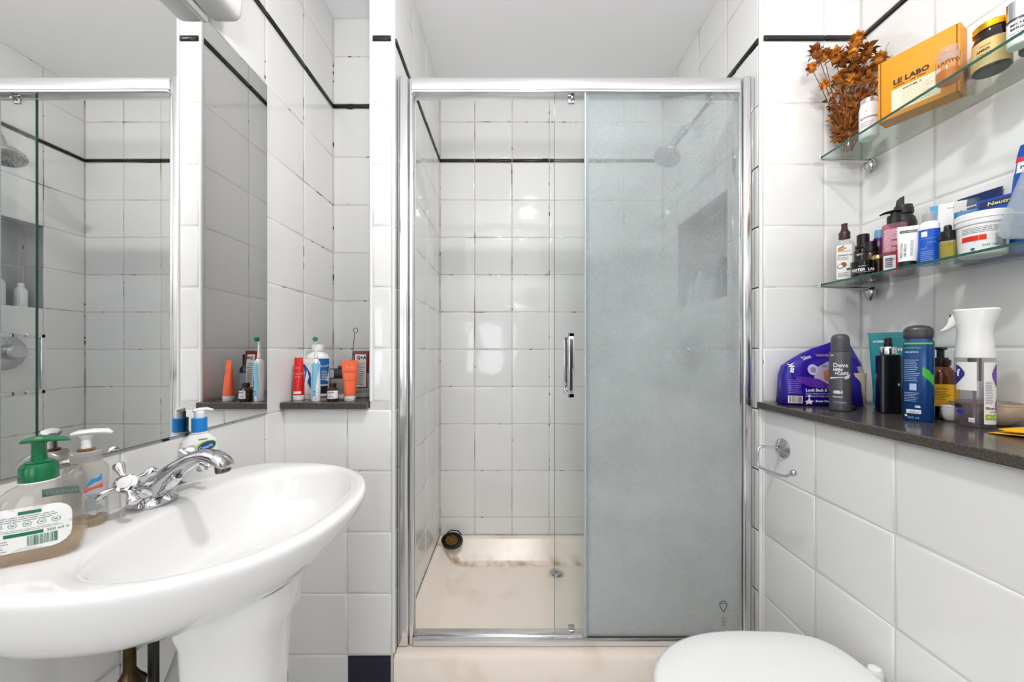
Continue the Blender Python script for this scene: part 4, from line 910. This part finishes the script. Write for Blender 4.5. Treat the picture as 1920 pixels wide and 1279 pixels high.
x, y, z = (1.110, .905, Z2)
t = thing('white_sunscreen_tube', 'broad white tube with sky blue edge behind the dropper bottle', 'tube', (x, y, z), fc(x, y)+.12)
rg = [(.02, .020, .018, 2.2), (.06, .026, .015, 2.2), (.12, .031, .006, 3), (.155, .033, .0015, 3), (.165, .033, .0012, 3)]
B().loft([(0, .019, .017), (.002, .02, .018), (.0195, .02, .018)], 28).mk('cap', WPLAST, t); B().loft(rg, 34).mk('tube_body', WPLAST, t); F = fr_loft(rg)
poly(F, [(-.024, .07), (-.017, .07), (-.020, .12), (-.018, .164), (-.0325, .164), (-.029, .12)], plast('#4d9fd8', .5), t, 'label_stripe'); patch(F, .017, .020, .108, .140, plast('#1b5fae', .6), t, 'label_stripe'); patch(F, -.003, .008, .151, .152, INKG, t, 'label_stamp')
x, y, z = (1.022, .836, Z2)
t = thing('dropper_bottle', 'small square bottle of yellow oil with black dropper cap', 'bottle', (x, y, z), fc(x, y)+.05)
B().loft([(0, .0125, .0125, 4), (.002, .014, .014, 4), (.046, .014, .014, 4), (.050, .010, .010, 2)], 32).mk('bottle_body', CLEARW, t); YO = thin_glass('yellow oil', (.95, .86, .10), .3, .3, (.9, .8, .05)); B().loft([(.0015, .0118, .0118, 4), (.044, .0128, .0128, 4)], 28).mk('oil', YO, t)
B().lathe([(.013, .0502), (.0138, .052), (.0138, .068), (.012, .070)], 24).mk('cap', BPLAST, t); B().lathe([(.0065, .0702), (.0065, .080), (.005, .084), (.002, .085)], 20).mk('dropper_bulb', BPLAST, t); text(fr_flat(-.0146), 'HUILE', 0, .034, .008, plast('#6a6a14', .6), t, align='CENTER')
x, y, z = (1.050, .796, Z2)
t = thing('cream_tub', 'round white plastic tub with red band and barcode', 'tub', (x, y, z), fc(x, y)+.1)
rg = [(0, .031, .031), (.003, .034, .034), (.068, .0375, .0375)]
B().loft(rg, 44).mk('tub_body', WPLAST, t); B().lathe([(.0392, .0682), (.040, .070), (.0395, .078), (.041, .080), (.0405, .092), (.037, .095)], 44).mk('lid', WPLAST, t)
F = fr_loft(rg, .0008); patch(F, -.030, .002, .032, .043, plast('#dd2b1e', .5), t, 'label_band'); lines(F, -.030, .028, .048, .062, 4, INKG, t, h=.3, jag=.1); barcode(F, .014, .030, .016, .044, pm('violet ink', '#5a5570', .6), t, 12); text(F, '24M  500 g', -.004, .018, .006, pm('blue ink', '#4a5f86', .6), t); poly(F, ell(-.016, .014, .003, .003), pm('blue ink', '#4a5f86', .6), t, 'recycling_mark')
patch(lift(F, .0004), -.009, -.008, .032, .043, plast('#f0902e', .5), t, 'band_divider')
x, y, z = (1.118, .900, Z2)
x, y, z = (1.086, .852, Z2)
t = thing('blue_gel_bottle', 'clear bottle of blue gel peeking over the white tub', 'bottle', (x, y, z), fc(x, y)); t.scale = (1, 1, 1.1)
B().loft([(0, .018, .010, 4), (.003, .020, .012, 4), (.13, .020, .012, 4), (.136, .018, .010, 4)], 28).mk('bottle_body', CLEARW, t); B().loft([(.002, .0185, .0105, 4), (.112, .0185, .0105, 4)], 28).mk('gel', plast('#1e83c8', .3), t)
t = thing('blue_wipes_pack', 'bright blue flat pack with yellow lettering leaning behind the tub', 'packet', (1.123, .806, Z2), fc(1.1, .8)-.0, rot=(radians(-6), 0, radians(-72)))
rg = [(0, .050, .006, 4), (.01, .053, .008, 4), (.12, .053, .006, 4), (.150, .053, .0012, 4)]
B().loft(rg, 32).mk('packet_body', plast('#0b45b8', .3), t); F = fr_loft(rg); patch(F, -.048, .050, .128, .144, plast('#10244e', .5), t, 'label_band'); text(lift(F, .0006), 'Neutrogena', -.034, .131, .013, plast('#e6e08e', .6), t, bold=.0003); patch(F, -.036, .030, .112, .115, plast('#d8506e', .5), t, 'label_rule'); patch(F, -.026, -.010, .094, .102, plast('#c24a8a', .5), t, 'label_mark')
t = thing('navy_tube', 'navy blue tube lying slanted above the blue pack', 'tube', (1.1335, .865, Z2), 0, rot=(0, 0, radians(-86)))
rg = [(0, .03, .004, 3), (.10, .03, .005, 3), (.150, .038, .004, 3), (.172, .040, .0012, 3)]
B().loft(rg, 28).mk('tube_body', plast('#16295a', .3), t); F = fr_loft(rg); patch(F, -.036, -.027, .13, .168, plast('#4d9fd8', .5), t, 'label_stripe'); lines(F, -.020, .030, .140, .150, 1, INKW, t)
t = thing('cream_tube', 'upright blue tube with red and white band at the right frame edge', 'tube', (1.103, .774, Z2+.003), radians(-62), rot=(0, radians(6), radians(-62)))
rg = [(0, .022, .014, 2.6), (.16, .026, .012, 2.6), (.21, .026, .010, 2.6), (.23, .024, .008, 2.6)]
B().loft(rg, 28).mk('tube_body', plast('#0d4ea8', .3), t); F = fr_loft(rg); patch(F, -.0255, .0255, .170, .197, INKW, t, 'label_band', nx=10); patch(lift(F, .0005), -.0255, .0255, .193, .203, plast('#dd2b3e', .5), t, 'label_stripe', nx=10); text(lift(F, .0008), 'radys', -.018, .178, .013, plast('#123f80', .6), t, bold=.0004)
# translucent organiser box leaning at the right end
t = thing('pill_organiser', 'translucent plastic compartment box tilted against the shelf clutter', 'box', (1.012, .745, Z2+.0275), 0, rot=(0, radians(15), fc(1.012, .745)))
def slab(x0, x1, z0, z1, r, y0, y1, e):
    return B().rings([[(p[0], y, p[1]) for p in rrect(x0+q, x1-q, z0+q, z1-q, max(r-q, .001), 6)] for y, q in ((y0, e), (y0+e, 0), (y1-e, 0), (y1, e))])
slab(0, .098, 0, .150, .014, 0, .024, .004).mk('case', MILK, t)
slab(-.003, .101, -.003, .153, .016, -.004, -.0004, .0012).mk('lid', MILK, t)
WD = pm('divider', (.8, .84, .85), .4)
for z in (.048, .098): B().box(.003, .095, .001, .022, z, z+.0016).mk('divider', WD, t)
B().box(.048, .0496, .001, .022, .004, .146).mk('divider', WD, t)
for x, z, c in ((.018, .010, '#6f7f88'), (.060, .060, '#9aa9b0'), (.024, .108, '#7f8f99')): B().sphere((x+.008, .012, z+.014), .009, 12).mk('pill', plast(c), t)

# ------------------------------------------------------------------ worktop things
def wp(px, y): return ((px-958)/670*y, y, LZ+.0004)
# purple bag
t = thing('litter_bag', 'crumpled purple plastic bag with cream filling behind the grey can', 'bag', (.950, 1.098, LZ+.0005), radians(-4))
PB = pm('purple film', '#2a1693', .22, bump=.5, bscale=25); 
rgl = [(0, .114, .030, 5), (.004, .118, .034, 5), (.05, .119, .036, 4), (.090, .117, .034, 3.5), (.118, .110, .030, 3, .003), (.138, .097, .026, 2.6, .010), (.156, .080, .018, 2.4, .020), (.172, .058, .010, 2.2, .035), (.185, .036, .006, 2, .050), (.192, .026, .005, 2, .056)]
b = B().loft(rgl, 56)
b.v = [(x_+.0022*sin(60*z_+25*x_), y_+.003*sin(38*x_+55*z_)*min(1, z_/.05), z_) for x_, y_, z_ in b.v]
BAGT = thin_glass('clear bag film', (.9, .9, .93), 1.0, .25, (.8, .8, .85))
vv, ff = b.v, b.f; right = [ff[k*56+i] for k in range(4) for i in range(56) if i < 8 or i >= 48]; left = [q for q in ff if q not in right]
B().add(vv, left).mk('printed_film', PB, t, 0); B().add(vv, right).mk('clear_film', BAGT, t, 0)
B().loft([(.002, .026, .028, 4, .090), (.098, .026, .030, 4, .090)], 24).mk('filling', pm('cream granules', '#d8c7a8', .9, bump=1, bscale=300), t)
def bf(x_, z_):
    cx_ = 0 if z_ < .09 else .003*(z_-.09)/.028 if z_ < .118 else .003+.017*(z_-.118)/.038
    f0 = fr_loft([q[:4] for q in rgl], .0030)(x_-cx_, z_); return (x_, f0[1]-.0005, z_)
LIL = plast('#c9b8dd', .5); poly(bf, [(-.030, .118), (-.046, .100), (-.044, .080), (-.026, .062), (-.002, .052), (.030, .050), (.045, .058), (.045, .136), (.005, .136)], pm('window print', '#b7a9c4', .4), t, 'bag_window', rings=6)
bf2 = lift(bf, .001); poly(bf2, ell(-.046, .108, .015, .016), LIL, t, 'round_seal'); poly(lift(bf, .0016), ell(-.046, .108, .008, .008), pm('seal grey', '#8b86a0', .5), t, 'round_seal')
poly(bf2, [(-.016, .078), (.012, .074), (.014, .108), (-.004, .110), (-.018, .102)], plast('#c2764a', .6), t, 'biscuit_print')
text(bf2, 'Our', -.022, .116, .011, pm('indigo ink', '#2c2a6a', .5), t); text(bf2, 'Look Back & Top', -.070, .044, .0118, INKW, t, bold=.0005, sx=.98); lines(bf2, -.070, .030, .026, .041, 3, LIL, t, h=.3, jag=.1)
text(bf2, 'Breast Cancer', -.042, .0125, .0085, INKW, t, bold=.0003); text(bf2, 'xoV', -.098, .098, .015, INKW, t, rot=1.3, bold=.0006); text(bf2, 'Silax', -.066, .136, .014, INKW, t, rot=.35); text(bf2, 'TRIEDSED', -.030, .148, .009, plast('#e0a58c', .6), t)
poly(bf2, [(p_-.024, q_+.004) for p_, q_ in ((-.048, .010), (-.040, .013), (-.036, .022), (-.031, .013), (-.022, .012), (-.029, .006), (-.028, .001), (-.036, .004), (-.045, .001), (-.042, .007))], INKW, t, 'star_logo'); poly(bf2, ell(-.0595, .030, .004, .004), INKW, t, 'star_logo')
patch(bf2, -.113, -.078, .008, .030, LABW, t, 'barcode_label', nx=6); barcode(lift(bf, .002), -.111, -.080, .010, .029, pm('brown ink', '#5d3f34', .6), t, 14); lines(bf2, -.112, -.078, .036, .080, 8, plast('#8a6fc8', .5), t, h=.3)
poly(lift(bf, .0004), [(-.095, .088), (-.09, .072), (-.06, .058), (-.01, .052), (-.004, .064), (-.03, .08), (-.06, .086)], plast('#5b2aa0', .3), t, 'violet_swirl')

x, y, z = (.912, .990, LZ+.0004)
t = thing('deodorant_can', 'slim grey aerosol can with white lettering in front of the purple bag', 'aerosol can', (x, y, z), fc(x, y)); t.scale = (1, 1, 1.035)
GR = pm('grey satin', '#56565c', .35, .3); B().lathe([(.021, 0), (.0232, .002), (.0235, .006), (.0235, .152), (.0225, .156), (.0185, .1575)], 36).mk('can_body', GR, t)
B().lathe([(.0200, .158), (.0200, .176), (.0195, .190), (.0175, .198), (.013, .2025), (.005, .204)], 36).mk('cap', pm('grey cap', '#4c4a4e', .4), t)
F = fr_round(.0235); LW = pm('silver ink', '#dcdfe6', .35)
text(F, 'Dove', -.015, .116, .016, LW, t, bold=.0004, sx=.9); text(F, 'MEN', -.015, .106, .0095, LW, t, bold=.0005); text(F, '+CARE', -.012, .096, .011, LW, t, bold=.0004, sx=.9); text(F, '48H', -.015, .046, .0115, LW, t, bold=.0006); text(F, 'BALANCE', -.015, .036, .0045, LW, t, bold=.0002)
lines(F, -.015, .014, .020, .026, 2, LW, t, h=.2, jag=.05); patch(F, -.022, -.014, .146, .149, LW, t, 'label_mark')
poly(F, [(-.024, .088), (.010, .088), (.018, .092), (.023, .100), (.0245, .098), (.020, .088), (.012, .0835), (-.024, .0835)], LW, t, 'label_swoosh')
t = thing('loose_cap', 'small black cap lying at the foot of the grey can', 'cap', (.954, .999, LZ+.0004), 0)
B().lathe([(.008, 0), (.0088, .002), (.0088, .010), (.007, .0115)], 22).mk('cap_body', BPLAST, t); B().lathe([(.003, .0116), (.003, .0135)], 14).mk('cap_tip', BPLAST, t)

t = thing('teal_pouch', 'teal stand-up pouch with white print against the right wall', 'pouch', (1.096, 1.018, LZ+.0004), fc(1.088, 1.035)+.05)
rg = [(0, .040, .014, 3), (.004, .044, .016, 3), (.05, .046, .012, 3), (.12, .050, .005, 4), (.195, .054, .0013, 5), (.212, .055, .0012, 5)]
b = B().loft(rg, 40); TL = pm('teal film', '#128b93', .3, bump=.2, bscale=30); b.mk('pouch_body', TL, t); F = fr_loft(rg, .0008)
B().box(-.058, .058, -.0013, .0013, .2122, .2175).mk('top_seal', TL, t)
patch(F, -.012, .012, .203, .206, pm('grey hole', '#5f8f92', .5), t, 'hang_hole')
text(F, 'AVEENO', -.046, .189, .008, INKW, t, bold=.0003); text(F, 'FOURN', -.026, .165, .0115, INKW, t, bold=.0004); text(F, 'Marine', -.026, .155, .0105, INKW, t, bold=.0003); lines(F, -.030, .040, .118, .150, 7, pm('teal pale ink', '#8fd0d2', .5), t, h=.25, jag=.2)
poly(F, ell(-.033, .112, .008, .009), INKW, t, 'shield_logo'); patch(F, -.046, .046, .012, .080, pm('deep teal', '#0a6470', .35), t, 'label_panel', nx=10, nz=4); text(lift(F, .0008), '120', -.004, .022, .010, INKG, t)

x, y, z = (1.008, .955, LZ+.0004)
t = thing('black_perfume_bottle', 'black rectangular bottle with silver collar and spray nozzle', 'bottle', (x, y, z), fc(x, y)+.25)
B().loft([(0, .020, .020, 7), (.002, .0215, .0215, 7), (.152, .0215, .0215, 7), (.154, .020, .020, 7)], 40).mk('bottle_body', pm('black soft gloss', '#0e1216', .2), t)
B().lathe([(.0155, .1542), (.016, .156), (.016, .174), (.015, .1755)], 32).mk('collar', CHROME, t); B().lathe([(.0085, .1757), (.009, .184), (.0075, .186), (.0075, .197), (.006, .199)], 24).mk('nozzle', BPLAST, t)
text(fr_side(fr_flat(-.0222), 0), 'B', .012, .074, .008, LW, t)

x, y, z = (.963, .845, LZ+.0004)
t = thing('shower_gel_bottle', 'tall blue bottle with green swoosh and dark grey domed cap', 'bottle', (x, y, z), fc(x, y)+.02)
rg = [(0, .024, .018, 3), (.003, .0255, .0195, 3), (.185, .0255, .0195, 3), (.190, .0235, .018, 2.8), (.194, .022, .017, 2.6)]
B().loft(rg, 44).mk('bottle_body', pm('deep blue gloss', '#0d3f78', .22, .2), t); F = fr_loft(rg)
B().loft([(.1942, .0232, .0182, 2.6), (.197, .0245, .0195, 2.6), (.207, .0248, .0198, 2.5), (.2085, .0242, .0192, 2.5), (.210, .0248, .0195, 2.5), (.216, .0235, .0185, 2.4), (.222, .018, .014, 2.2), (.225, .008, .006, 2)], 44).mk('cap', pm('dark grey cap', '#3e3a40', .3), t)
patch(F, -.025, .025, .180, .184, plast('#5fc03a', .4), t, 'green_band', nx=16); patch(F, -.023, .004, .170, .173, plast('#2f9a5a', .5), t, 'green_line', nx=8)
poly(F, [(.006, .128), (.006, .108), (.016, .096), (.0235, .082), (.0235, .108), (.016, .120)], plast('#3fae3c', .35), t, 'green_swoosh')
LBW = pm('pale blue ink', '#a9c2e0', .5); text(F, 'SENSITIVE', -.021, .160, .0048, LBW, t, bold=.0002); lines(F, -.022, .002, .092, .145, 12, LBW, t, h=.3); lines(F, -.022, .002, .045, .068, 6, LBW, t, h=.3)
patch(F, -.014, -.003, .072, .088, LBW, t, 'label_stamp'); patch(F, -.019, .004, .018, .027, LABW, t, 'label_box'); text(lift(F, .0006), '300ml', -.015, .0195, .0065, pm('indigo ink', '#2c2a6a', .5), t); text(F, 'GB', -.006, .032, .007, LW, t, bold=.0003); text(F, '250 ml', -.018, .006, .007, LBW, t)
poly(F, [(-.022, .012), (-.0195, .009), (-.017, .012), (-.0195, .016)], INKW, t, 'recycling_mark')

x, y, z = (1.064, .885, LZ+.0004)
t = thing('amber_pump_bottle', 'amber glass pump bottle with yellow label behind the blue one', 'bottle', (x, y, z), fc(x, y)+.05)
rg = [(0, .027, .027), (.003, .0295, .0295), (.098, .0295, .0295), (.110, .026, .026), (.122, .018, .018), (.128, .0135, .0135)]
B().loft(rg, 40).mk('bottle_body', pm('amber bottle', '#5e2b0a', .08), t); B().loft([(.0283+.0, .0, .0)] and [(.004, .0297, .0297), (.028, .0297, .0297)], 40, cap=False).mk('dark_base', pm('dark base', '#120c08', .1), t)
F = fr_round(.0295); patch(F, -.044, .044, .030, .084, plast('#f2ba10', .5), t, nx=22); F2 = fr_round(.0295, .001); text(F2, 'aromatherapy', -.020, .071, .0055, IK, t); lines(F2, -.020, .018, .046, .068, 6, IK, t, h=.3)
B().lathe([(.0165, .1282), (.017, .130), (.017, .142), (.0155, .143), (.013, .1435), (.013, .148)], 28).mk('collar', BPLAST, t)
B().lathe([(.0065, .148), (.0065, .166), (.008, .168)], 18).add(*B().tube([(-.010, 0, .170), (0, 0, .171), (.014, 0, .171), (.024, 0, .168)], [(.005, .003), (.009, .0035), (.0055, .003), (.002, .002)], 14, M=R('Z', 150)).vf()).mk('pump_head', BPLAST, t)

x, y, z = (1.012, .780, LZ+.0004)
t = thing('spray_bottle', 'clear spray bottle with big white trigger head and purple labels', 'spray bottle', (x, y, z), fc(x, y)); t.scale = (.96, .96, 1.17)
rg = [(0, .026, .026), (.003, .029, .029), (.012, .0295, .0295), (.128, .0295, .0295)]
B().loft(rg, 44).mk('bottle_body', thin_glass('lilac clear plastic', (.88, .85, .87), 1.1, .06, (.7, .66, .7)), t)
B().loft([(.002, .0275, .0275), (.048, .0282, .0282)], 40).mk('liquid', thin_glass('lilac liquid', (.80, .76, .80), .3, .12, (.6, .55, .6)), t)
B().lathe([(.0025, .004), (.0025, .126)], 10).mk('dip_tube', pm('tube grey', '#a39a9c', .3), t); B().lathe([(.010, .085), (.010, .127)], 20).mk('pump_barrel', pm('barrel', '#8f8384', .3), t)
b = B().loft([(.1282, .0298, .0298, 2), (.131, .0300, .0300, 2), (.150, .0275, .0275, 2), (.175, .0255, .0255, 2), (.190, .0275, .027, 2.2), (.208, .0325, .028, 2.6, .002), (.216, .0345, .029, 2.8, .002), (.2185, .0325, .027, 2.8, .002)], 44)
b.mk('head', WPLAST, t)
Mt = R('Z', 14)
B().tube([(-.024, 0, .203), (-.030, 0, .198), (-.034, 0, .190), (-.041, 0, .183), (-.049, 0, .179)], [(.008, .012), (.008, .010), (.007, .007), (.006, .0045), (.004, .0015)], 14).mk('trigger', WPLAST, t)
B().lathe([(.004, 0), (.004, .003)], 12, M=Tr(-.0335, 0, .207)@R('Y', -90)).mk('nozzle', BPLAST, t)
F = fr_round(.0295); F2 = fr_round(.0295, .001); F3 = fr_round(.0295, .0015)
patch(F, -.030, .003, .068, .120, LABW, t, nx=12); patch(F, .013, .040, .008, .120, LABW, t, nx=10)
poly(F2, [(-.030, .115), (-.022, .112), (-.014, .102), (-.014, .095), (-.022, .085), (-.030, .078)], plast('#2a2e86', .4), t, 'blue_logo'); text(F3, 'f', -.027, .094, .018, INKW, t, bold=.0006)
poly(F2, [(.040, .118), (.031, .110), (.026, .100), (.027, .092), (.034, .080), (.040, .074)], plast('#6a2fa8', .4), t, 'purple_swirl'); poly(F2, [(.040, .055), (.034, .046), (.034, .036), (.040, .026)], plast('#7a5aa8', .4), t, 'purple_swirl')
lines(F2, .015, .030, .044, .086, 14, pm('violet print', '#8173a8', .6), t, h=.35); text(F2, '750 ml e', .0148, .035, .0058, IK, t, bold=.0002, sx=.9); text(F2, 'UFI 4JQ', .022, .029, .0045, IK, t)
for a0 in (.0150, .0268): o = patch(F2, a0, a0+.0105, .016, .026, plast('#93b81e', .5), t, 'green_mark'); poly(F3, ell(a0+.0052, .021, .003, .002), pm('mark pale', '#c9de8a', .5), t, 'green_mark_leaf')
patch(F2, -.008, .0, .010, .018, INKW, t, 'label_mark'); text(F3, '60', -.0072, .0115, .006, INKK, t); poly(F2, ell(-.022, .028, .007, .004), plast('#2a2ec0', .4), t, 'blue_mark'); poly(F2, ell(-.026, .038, .009, .004), pm('dark mark', '#2b2530', .4), t, 'dark_mark')

t = thing('small_cup', 'small white plastic cup between amber bottle and spray bottle', 'cup', (1.032, .838, LZ+.0004))
B().lathe([(.008, 0), (.012, .004), (.0155, .018), (.0165, .036), (.0155, .036), (.0145, .018), (.010, .006)], 26, cap=True).mk('cup_body', WPLAST, t, 60); B().lathe([(.0168, .034), (.0172, .036), (.0165, .0372)], 26, cap=False).mk('rim', WPLAST, t)
t = thing('cream_bowl', 'cream ceramic bowl at the right end of the worktop', 'bowl', (1.084, .812, LZ+.0004))
CB = pm('cream glaze', '#cbb9a2', .2, var=.1, bscale=80); B().lathe([(.030, 0), (.033, .002), (.046, .014), (.053, .032), (.055, .046), (.0535, .0465), (.050, .032), (.042, .016), (.02, .006)], 44).mk('bowl_body', CB, t, 60); B().lathe([(.0552, .0445), (.0558, .0465), (.0545, .048), (.0533, .047)], 44, cap=False).mk('rim', pm('rim', '#b7a692', .2), t)
t = thing('yellow_cloth', 'folded bright yellow cloth on the worktop edge at the frame border', 'cloth', (1.01, .672, LZ+.0004))
b = B()
def sheet(c, w_, d_, z0, am, ph):
    v = []; n = 14
    for j in range(n+1):
        for i in range(n+1):
            u, q = i/n, j/n; v.append((c[0]+w_*(u-.5)+.006*sin(q*5+ph), c[1]+d_*(q-.5)+.004*sin(u*7+ph), z0+am*(.5+.5*sin(u*6+q*4+ph))+.004*u))
    f = [(j*(n+1)+i, j*(n+1)+i+1, (j+1)*(n+1)+i+1, (j+1)*(n+1)+i) for j in range(n) for i in range(n)]; return v, f
YC = pm('yellow cloth', '#e9ac06', .7)
for k_, (dz, w_) in enumerate(((0.0015, .14), (.009, .12))):
    v, f = sheet((0.03, 0), w_+.02, .085-.012*k_, dz, .004, k_*1.4); o = B().add(v, f).mk('cloth_fold', YC, t, 0); m = o.modifiers.new('s', 'SOLIDIFY'); m.thickness = .0014

# ------------------------------------------------------------------ paper holder
t = thing('paper_holder', 'chrome toilet roll holder arm on the tiles below the worktop', 'holder', (XB, 1.077, -.293))
B().lathe([(.028, 0), (.028, .003), (.022, .007), (.010, .012), (.008, .02)], 32, M=R('Y', -90)).mk('wall_flange', CHROME_D, t)
b = B()
for a in (0, 120, 240): b.lathe([(.003, 0), (.003, .0012)], 10, M=Tr(-.0055, .017*sin(radians(a)), .017*cos(radians(a)))@R('Y', -90))
b.mk('screws', pm('screw dark', '#4a4a4a', .4, .8), t)
B().tube([(-.012, 0, 0), (-.05, 0, .004), (-.066, 0, .004), (-.073, 0, .000), (-.076, 0, -.008), (-.077, 0, -.04), (-.076, -.002, -.050), (-.075, -.010, -.055), (-.075, -.09, -.0505), (-.075, -.110, -.046), (-.074, -.128, -.034)], .0042, 12).mk('bar', CHROME, t)
B().sphere((-.074, -.134, -.029), .0085, 18).mk('end_ball', CHROME_D, t)

# ------------------------------------------------------------------ toilet
t = thing('toilet', 'white toilet with closed lid projecting from the right boxing', 'toilet', (XB, .697, FLOOR+.0005))
def dsh(x0, x1, hw, z, n=2.3, nb=5, seg=56):
    cx = x1-.20; P = []
    for i in range(seg):
        a = 2*pi*i/seg; c, s_ = cos(a), sin(a)
        if c < 0: P.append((cx-(cx-x0)*abs(c)**(2/n), hw*math.copysign(abs(s_)**(2/n), s_), z))
        else: P.append((cx+(x1-cx)*abs(c)**(2/nb), hw*(1-.10*(abs(c)))*math.copysign(abs(s_)**(2/nb), s_), z))
    return P
zl = -.690-FLOOR
B().rings([dsh(-.30, -.02, .11, 0), dsh(-.31, -.02, .12, .02), dsh(-.34, -.02, .12, .15), dsh(-.43, -.02, .15, .26), dsh(-.49, -.015, .180, .34), dsh(-.505, -.005, .186, .375), dsh(-.50, -.005, .182, zl-.036)]).mk('bowl', CERAMIC, t, 60)
B().rings([dsh(-.515, -.05, .186, zl-.0355), dsh(-.52, -.045, .19, zl-.031), dsh(-.52, -.045, .19, zl-.021), dsh(-.512, -.05, .184, zl-.0175)]).mk('seat', WPLAST, t, 60)
B().rings([dsh(-.520, -.045, .188, zl-.0172), dsh(-.527, -.04, .193, zl-.012), dsh(-.526, -.04, .192, zl-.006), dsh(-.515, -.05, .183, zl-.0015), dsh(-.46, -.09, .14, zl), dsh(-.36, -.16, .06, zl+.0005)]).mk('lid', pm('toilet lid white', (.86, .86, .86), .18), t, 60)
for sy in (-1, 1): B().loft([(zl-.036, .016, .013), (zl-.012, .016, .013), (zl-.004, .012, .010), (zl-.001, .005, .004)], 22, M=Tr(-.024, .085*sy, 0)).mk('hinge', WPLAST, t)

# ceiling fittings: the smaller carries the light, the larger is an added unlit one
for i, (x, y, r, lab) in enumerate(((.17, .42, .075, 'round flush ceiling lamp over the basin side'), (.2, -.5, .16, 'larger round ceiling fitting added behind the camera, unlit'))):
    t = thing('ceiling_light', lab, 'lamp', (x, y, CEIL-.0005))
    B().lathe([(r, 0), (r+.006, -.006), (r+.004, -.020), (r, -.022)], 40, cap=False).mk('rim', CHROME, t)
    B().lathe([(r-.002, -.001), (r-.002, -.006)], 40).mk('diffuser', pm('lamp diffuser', (.9, .9, .88), .4), t)

# ------------------------------------------------------------------ lift everything from eye level to floor level
for o in list(S.objects):
    if o.parent is None and o.type in {'EMPTY', 'MESH'}: o.location.z += H
